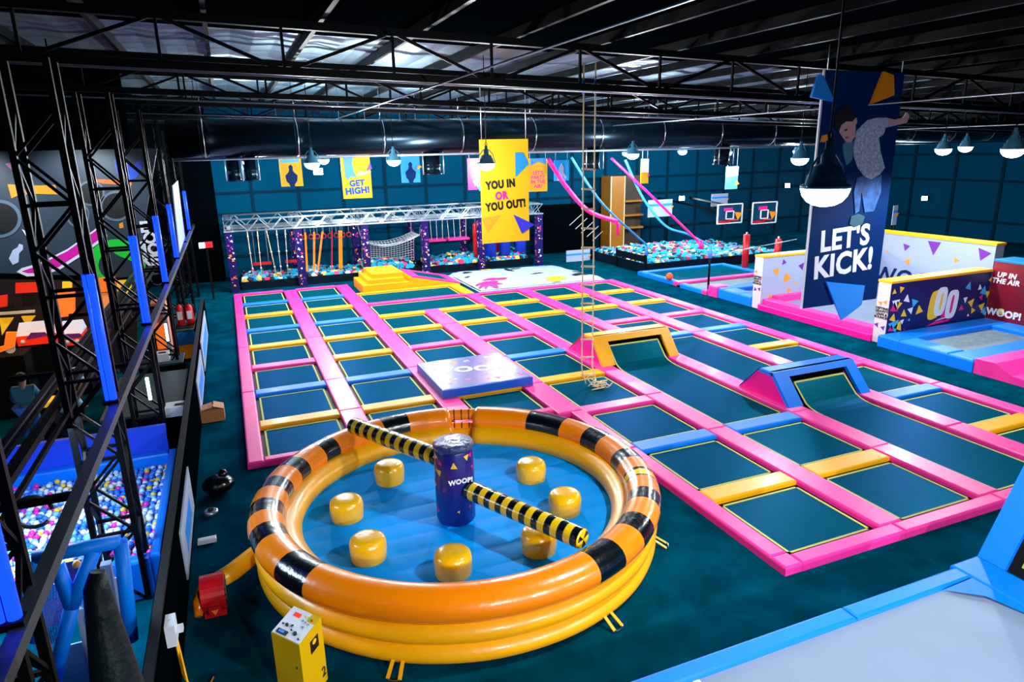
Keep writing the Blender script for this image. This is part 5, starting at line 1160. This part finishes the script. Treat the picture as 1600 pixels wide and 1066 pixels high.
# arcade hall under the mural
YM = 22.0
t = thing('painted_mural', 'dark mural wall with round holes, pink stripe and green ring, at upper left', 'mural', (-4, YM, 3))
q_ = [gy(px, py, YM) for px, py in ((-60, 424), (212, 432), (246, 232), (-60, 238))]
MB().prism([(a[0], a[2]) for a in q_], (0, YM, 0), X_, Z_, -.3 if False else .12).build('mural_board', MURAL, t)
MF = YM-.125
def mp(pts, m_, nm, th=.01): return MB().prism([(lambda g_: (g_[0], g_[2]))(gy(px, py, MF)) for px, py in pts], (0, MF, 0), X_, Z_, th).build(nm, m_, t)
def ell(cx, cy, rx, ry, a0=0, a1=2*PI, n=28): return [(cx+rx*math.cos(a0+(a1-a0)*k/n), cy+ry*math.sin(a0+(a1-a0)*k/n)) for k in range(n if abs(a1-a0-2*PI) < .01 else n+1)]
HOLE = mat('black_hole_paint', (1, 2, 4), .6); GRIM = mat('grey_rim', (92, 110, 128), .5)
for (cx, cy, rx, ry) in ((-2, 342, 36, 30), (142, 302, 22, 20), (122, 336, 18, 20), (182, 322, 26, 24)):
    mp(ell(cx, cy, rx, ry), GRIM, 'hole_rim', .015); mp(ell(cx, cy, rx*.84, ry*.84), HOLE, 'round_hole', .018)
mp([(12, 288), (62, 290), (86, 289), (92, 304), (60, 303), (32, 304), (18, 310)], ORP, 'orange_splash'); mp([(135, 272), (143, 254), (150, 280), (206, 282), (206, 290), (160, 287), (145, 282)], mat('flame_print', (245, 100, 10), .5), 'orange_splash')
mp([(178, 250), (196, 246), (204, 262), (218, 250), (222, 262), (214, 278), (196, 284), (182, 270)], mat('mural_blue', (20, 70, 190), .5), 'blue_splash'); mp([(8, 256), (18, 254), (42, 270), (44, 280), (28, 272), (14, 262)], mat('mural_pink', (190, 100, 160), .5), 'arm_splash'); mp([(28, 258), (40, 254), (42, 272), (34, 270)], mat('mural_indigo', (30, 30, 140), .5), 'indigo_splash')
mp([(34, 424), (60, 415), (106, 392), (160, 353), (166, 366), (128, 394), (92, 417), (66, 426), (44, 427)], mat('mural_magenta', (225, 20, 170), .5), 'pink_stripe', .012); mp([(26, 425), (34, 419), (60, 412), (106, 389), (160, 350), (168, 370), (130, 398), (94, 421), (66, 431), (42, 432)], WHP, 'white_outline', .008)
mp(ell(182, 412, 46, 38), GREEN, 'green_ring', .012); mp(ell(186, 414, 32, 26), MURAL, 'ring_centre', .014); mp([(168, 388), (200, 382), (206, 408), (186, 400)], GREEN, 'green_swirl', .016)
mp([(14, 404), (20, 391), (28, 386), (30, 381), (36, 383), (36, 390), (30, 396), (29, 410), (20, 414)], mat('glowing_bulb', (190, 205, 235), .5), 'bulb_print', .014)
mp([(34, 358), (42, 362), (52, 378), (64, 404), (60, 402), (48, 380)], WHP, 'white_crack', .01); mp([(186, 350), (192, 347), (193, 356), (187, 357)], ORP, 'orange_dot', .01)
q_ = gy(226, 382, MF-.02); text(t, 'E\nLO\nMO\nRE', (q_[0]+.05, MF-.02, q_[2]), X_, Z_, .42, WHP, 'lettering', .04, lines=.75)
t = thing('arcade_front', 'glowing orange and red lit arcade shop front below the mural at left', 'shop front', (-4.5, 21.5, 0))
def lit(pts, Y, nm, m_): MB().prism([(lambda g_: (g_[0], g_[2]))(gy(px, py, Y)) for px, py in pts], (0, Y, 0), X_, Z_, .06).build(nm, m_, t)
lit([(-20, 436), (215, 440), (215, 640), (-20, 640)], 21.9, 'dark_back', mat('brown_black_wall', (22, 10, 8), .6))
lit([(25, 442), (60, 441), (60, 456), (25, 458)], 21.7, 'lit_sign', SIGNR); lit([(142, 436), (180, 432), (182, 455), (144, 457)], 21.7, 'lit_sign', SIGNO); lit([(98, 440), (113, 440), (113, 449), (98, 450)], 21.7, 'lit_sign', SIGNY); lit([(182, 436), (206, 433), (206, 458), (184, 460)], 21.7, 'lit_sign', SIGNY)
lit([(90, 452), (118, 450), (118, 492), (92, 496)], 21.75, 'lit_panel', SIGNO); lit([(155, 458), (180, 457), (180, 482), (156, 486)], 21.75, 'lit_panel', mat('peach_panel', (250, 150, 80), .5, emit=.4)); lit([(0, 462), (12, 460), (12, 478), (0, 480)], 21.7, 'lit_panel', SIGNR)
lit([(0, 497), (22, 496), (4, 523)], 21.6, 'lit_triangle', SIGNY); lit([(34, 494), (56, 493), (43, 510)], 21.6, 'lit_triangle', SIGNY); lit([(0, 488), (55, 484), (55, 488), (0, 492)], 21.5, 'shelf', WOOD)
for i, (px, lab) in enumerate(((58, 'left, larger'), (112, 'right, behind a tower leg'))):
    w_ = 28 if i == 0 else 13; Y = 20.0+.1*i; a = gy(px-w_, 540, Y); b_ = gy(px+w_, 504, Y)
    t = thing('racing_machine', 'red and white racing arcade machine below the lit shop front, %s' % lab, 'arcade machine', ((a[0]+b_[0])/2, Y, 0), 'racing arcade machines')
    x0, x1, zt = a[0], b_[0], b_[2]; h_ = b_[2]-a[2]
    MB().box((x0, Y, 0), (x1, Y+.8, a[2])).build('cabinet', FRAME, t); MB().box((x0, Y-.1, a[2]), (x1, Y+.7, a[2]+h_*.5)).build('red_front', SIGNR, t); MB().add([(x0,Y-.1,a[2]+h_*.5),(x1,Y-.1,a[2]+h_*.5),(x1,Y+.4,zt),(x0,Y+.4,zt),(x0,Y+.7,a[2]+h_*.5),(x1,Y+.7,a[2]+h_*.5)], [(0,1,2,3),(3,2,5,4),(0,3,4),(1,5,2)]).build('white_header', mat('lit_white_header', (215, 220, 240), .5, emit=.25) if i == 0 else MATS['lit_white_header'], t)
    MB().prism([((x0+x1)/2-.25, .15), ((x0+x1)/2+.25, .2), ((x0+x1)/2+.2, .3), ((x0+x1)/2-.1, .32)], (0, Y-.102, a[2]), X_, Z_, .01).build('car_print', PUR, t); MB().ball((x0+.12, Y-.11, a[2]+.1), .06, 8).ball((x1-.12, Y-.11, a[2]+.1), .06, 8).build('button', WHITE, t)
a = gy(10, 545, 18.9); t = thing('motorbike_game', 'orange lit motorbike arcade machine at the left edge', 'arcade machine', (a[0], 18.9, 0))
MB().box((a[0]-.6, 18.9, 0), (a[0]+.3, 19.7, a[2]-.2)).build('cabinet', FRAME, t); MB().prism([(-.6,.0),(.2,.25),(.3,.6),(.1,.62),(0,.3),(-.6,.2)], (a[0], 18.83, a[2]-.2), X_, Z_, .06).build('lit_fairing', SIGNO, t); MB().prism(ell(0, 0, .1, .1), (a[0]+.1, 18.82, a[2]), X_, Z_, .03).build('headlamp', WHITE, t)
a = gy(258, 495, 20); t = thing('orange_locker', 'tall orange lit cabinet with pale side panel behind the second tower', 'cabinet', (a[0], 20, 0))
x0, x1 = gy(238, 500, 20)[0], gy(262, 500, 20)[0]; MB().box((x0, 20, 0), (x1, 20.6, 2.3)).build('cabinet_body', mat('peach_board', (225, 130, 90), .5), t); MB().box((x0+.02, 19.96, 1.05), (x1-.12, 19.995, 1.75)).build('orange_panel', SIGNO, t); MB().box((x1-.1, 19.96, .3), (x1, 19.995, 2.25)).build('pale_strip', PANELW, t)
t = thing('orange_post', 'narrow amber post beside the third black tower', 'post', gz(238, 570, 0)); p_ = gz(240, 570, 0); MB().box((p_[0]-.06, p_[1], 0), (p_[0]+.06, p_[1]+.12, 1.7)).build('post', OBRN, t)
t = thing('white_roll_banner', 'tall narrow pale banner stand beyond the third black tower', 'banner', (-1.75, 21.2, 0)); 
q_ = [gx(px, py, -1.62) for px, py in ((270, 290), (278, 282), (289, 372), (281, 395))]
MB().add([q_[0], q_[1], q_[2], q_[3]]+[(a[0]-.03, a[1], a[2]) for a in q_], [(0,1,2,3),(7,6,5,4),(0,4,5,1),(1,5,6,2),(2,6,7,3),(3,7,4,0)]).build('banner_sheet', PANELW, t)
a = gy(322, 383, 32); t = thing('exit_beacon', 'small red and white light on the dark wall at the far left', 'lamp', a); MB().box((a[0]-.05, 32, a[2]-.12), (a[0]+.25, 32.1, a[2]+.12)).build('red_half', mat('lit_red', (230,20,30), .5, emit=1.5), t); MB().box((a[0]-.28, 32, a[2]-.12), (a[0]-.055, 32.1, a[2]+.1)).build('white_half', LEDW, t); MB().beam((a[0], 32.15, 0), (a[0], 32.15, a[2]), .08).build('pole', FRAME, t)

# ------------------------------------------------------------------ people in the dim arcade
def person(label, base, face, pose, shirt, legs, h=1.7):
    t = thing('person', label, 'person', base); s_ = h/1.75
    V = {'pel':(0,0,.95),'chest':(0,.02,1.25),'neck':(0,.03,1.47),'head':(0,.0,1.62),'top':(0,0,1.72)}
    for sd, n_ in ((-1,'l'),(1,'r')):
        V['sh'+n_] = (.18*sd,.02,1.4); V['el'+n_] = (.25*sd,-.05,1.13); V['wr'+n_] = (.2*sd,-.27,1.02); V['hd'+n_] = (.18*sd,-.36,1.02)
        V['hip'+n_] = (.1*sd,0,.9); V['kn'+n_] = (.11*sd,-.03,.5); V['an'+n_] = (.12*sd,.02,.09); V['to'+n_] = (.14*sd,-.16,.04)
    if pose == 'bend':
        for k in ('chest','neck','head','top','shl','shr'): x, y, z = V[k]; d = z-.95; V[k] = (x, y-.5*d, .95+.86*d)
        for n_ in 'lr': x = V['el'+n_][0]; V['el'+n_] = (x, -.32, 1.02); V['wr'+n_] = (x*.7, -.52, .95); V['hd'+n_] = (x*.6, -.6, .93)
    R_ = {'pel':.15,'chest':.16,'neck':.06,'head':.1,'top':.075}
    for n_ in 'lr': R_.update({'sh'+n_:.075,'el'+n_:.05,'wr'+n_:.035,'hd'+n_:.04,'hip'+n_:.095,'kn'+n_:.065,'an'+n_:.045,'to'+n_:.04})
    def skin(nm, keys, edges, m_, gro=1.0):
        me = bpy.data.meshes.new(nm); me.from_pydata([tuple(np.array(V[k])*s_) for k in keys], [(keys.index(a), keys.index(b_)) for a, b_ in edges], []); o = bpy.data.objects.new(nm, me); COL.objects.link(o); o.parent = t
        o.modifiers.new('skin', 'SKIN'); 
        for i, k in enumerate(keys): me.skin_vertices[0].data[i].radius = (R_[k]*gro*s_*(.72 if nm == 'body' and k in ('pel', 'chest', 'hipl', 'hipr', 'shl', 'shr') else 1),)*2
        me.skin_vertices[0].data[0].use_root = True
        sb = o.modifiers.new('smooth', 'SUBSURF'); sb.levels = sb.render_levels = 2; me.materials.append(m_); return o
    E_ = [('pel','chest'),('chest','neck'),('neck','head'),('head','top')]
    for n_ in 'lr': E_ += [('chest','sh'+n_),('sh'+n_,'el'+n_),('el'+n_,'wr'+n_),('wr'+n_,'hd'+n_),('pel','hip'+n_),('hip'+n_,'kn'+n_),('kn'+n_,'an'+n_),('an'+n_,'to'+n_)]
    skin('body', list(V), E_, mat('person_skin', (150, 110, 95), .5) if 'person_skin' not in MATS else MATS['person_skin'])
    skin('shirt', ['pel','chest','shl','shr','ell','elr'], [('pel','chest'),('chest','shl'),('chest','shr'),('shl','ell'),('shr','elr')], shirt, 1.38)
    skin('trousers', ['pel','hipl','hipr','knl','knr','anl','anr'], [('pel','hipl'),('pel','hipr'),('hipl','knl'),('hipr','knr'),('knl','anl'),('knr','anr')], legs, 1.26)
    hx = np.array(V['head'])*s_; MB().ball(tuple(hx+np.array([0,.025,.045])*s_+np.array(base)), .115*s_, 12, sc=(.95,1,1)).build('hair', HAIR, t)
    f = MB(); f.ball(tuple(np.array(base)+hx+np.array([-.035,-.1,.01])), .012, 6).ball(tuple(np.array(base)+hx+np.array([.035,-.1,.01])), .012, 6); f.build('eyes', BKP, t)
    hd_ = MB()
    for n_, sd in (('l', -1), ('r', 1)):
        w_ = np.array(V['hd'+n_])*s_+np.array(base)
        for k in range(4): hd_.tube([w_+np.array([(-.024+.016*k), -.02, 0]), w_+np.array([(-.027+.018*k), -.065, -.01]), w_+np.array([(-.026+.017*k), -.09+.006*abs(k-1.5), -.035])], [.009,.0085,.007], 6)
        hd_.tube([w_+np.array([-.03*sd, 0, 0]), w_+np.array([-.055*sd, -.035, -.005]), w_+np.array([-.05*sd, -.06, -.02])], [.011,.01,.008], 6)
    hd_.build('fingers', MATS['person_skin'], t)
    t.rotation_euler = (0, 0, face); return t
TSH = mat('pale_shirt_cloth', (150, 190, 215), .7); TEA = mat('teal_shirt_cloth', (40, 100, 120), .7); DKC = mat('dark_trouser_cloth', (10, 14, 24), .7)
def floor_at(px, py, Y): a = gz(px, py, 1.15); return (a[0], a[1], 0)
person('person in a pale shirt bending over the lit arcade table', (-3.95, 18.0, 0), .2, 'bend', TSH, DKC)
person('person in a teal top and jeans seen from behind near the arcade', (-4.5, 16.6, 0), PI, 'stand', TEA, JEAN)
person('person in a pale top leaning at the yellow lit table', (-3.72, 16.0, 0), PI-.3, 'bend', TSH, DKC, 1.55)
p_ = (-4.2, 17.3, 0); t = thing('game_table', 'yellow lit game table between the people in the arcade', 'table', p_)
MB().pad(p_[0]-.45, 17.0, p_[0]+.4, 17.5, .75, .86, .02).build('table_top', SIGNY, t); MB().box((p_[0]-.35, 17.05, 0), (p_[0]+.3, 17.45, .75)).build('cabinet', FRAME, t)
L = bpy.data.lights.new('arcade_light', 'AREA'); L.energy = 60; L.size = 2.5; L.color = (1, .55, .25); lo = bpy.data.objects.new('arcade_light', L); COL.objects.link(lo); lo.location = (-5, 18.5, 2.9)
L = bpy.data.lights.new('ball_pit_fill', 'AREA'); L.energy = 300; L.size = 1.6; L.color = (.55, .75, 1); lo = bpy.data.objects.new('ball_pit_fill', L); COL.objects.link(lo); lo.location = (-3.0, 9.4, 2.7)  # unseen fill light added to brighten the ball pit and climbing frame
# fill spots added to brighten the mural, in made-up dark housings
for i, x in enumerate((-6.2, -3.4)):
    t = thing('mural_fill_spot', 'small black housing added for a fill light above the mural, %s one' % ('left', 'right')[i], 'lamp', (x, 19.6, 6.5), 'added fill lights above the mural')
    MB().tube([(x, 19.5, 6.5), (x, 19.75, 6.35)], .09, 12).build('housing', TRUSS_D, t); MB().tube([(x, 19.5, 6.55), (x, 19.5, roof_z(x)-.1)], .02, 6).build('stem', TRUSS_D, t)
    L = bpy.data.lights.new('mural_fill_beam', 'SPOT'); L.energy = 420; L.spot_size = 1.7; L.spot_blend = .6; L.color = (.8, .92, 1); L.shadow_soft_size = .08
    lo = bpy.data.objects.new('mural_fill_beam', L); COL.objects.link(lo); lo.location = (x, 19.8, 6.3); lo.rotation_euler = Vector((-.1, 2.1, -1.9)).to_track_quat('-Z', 'Y').to_euler()
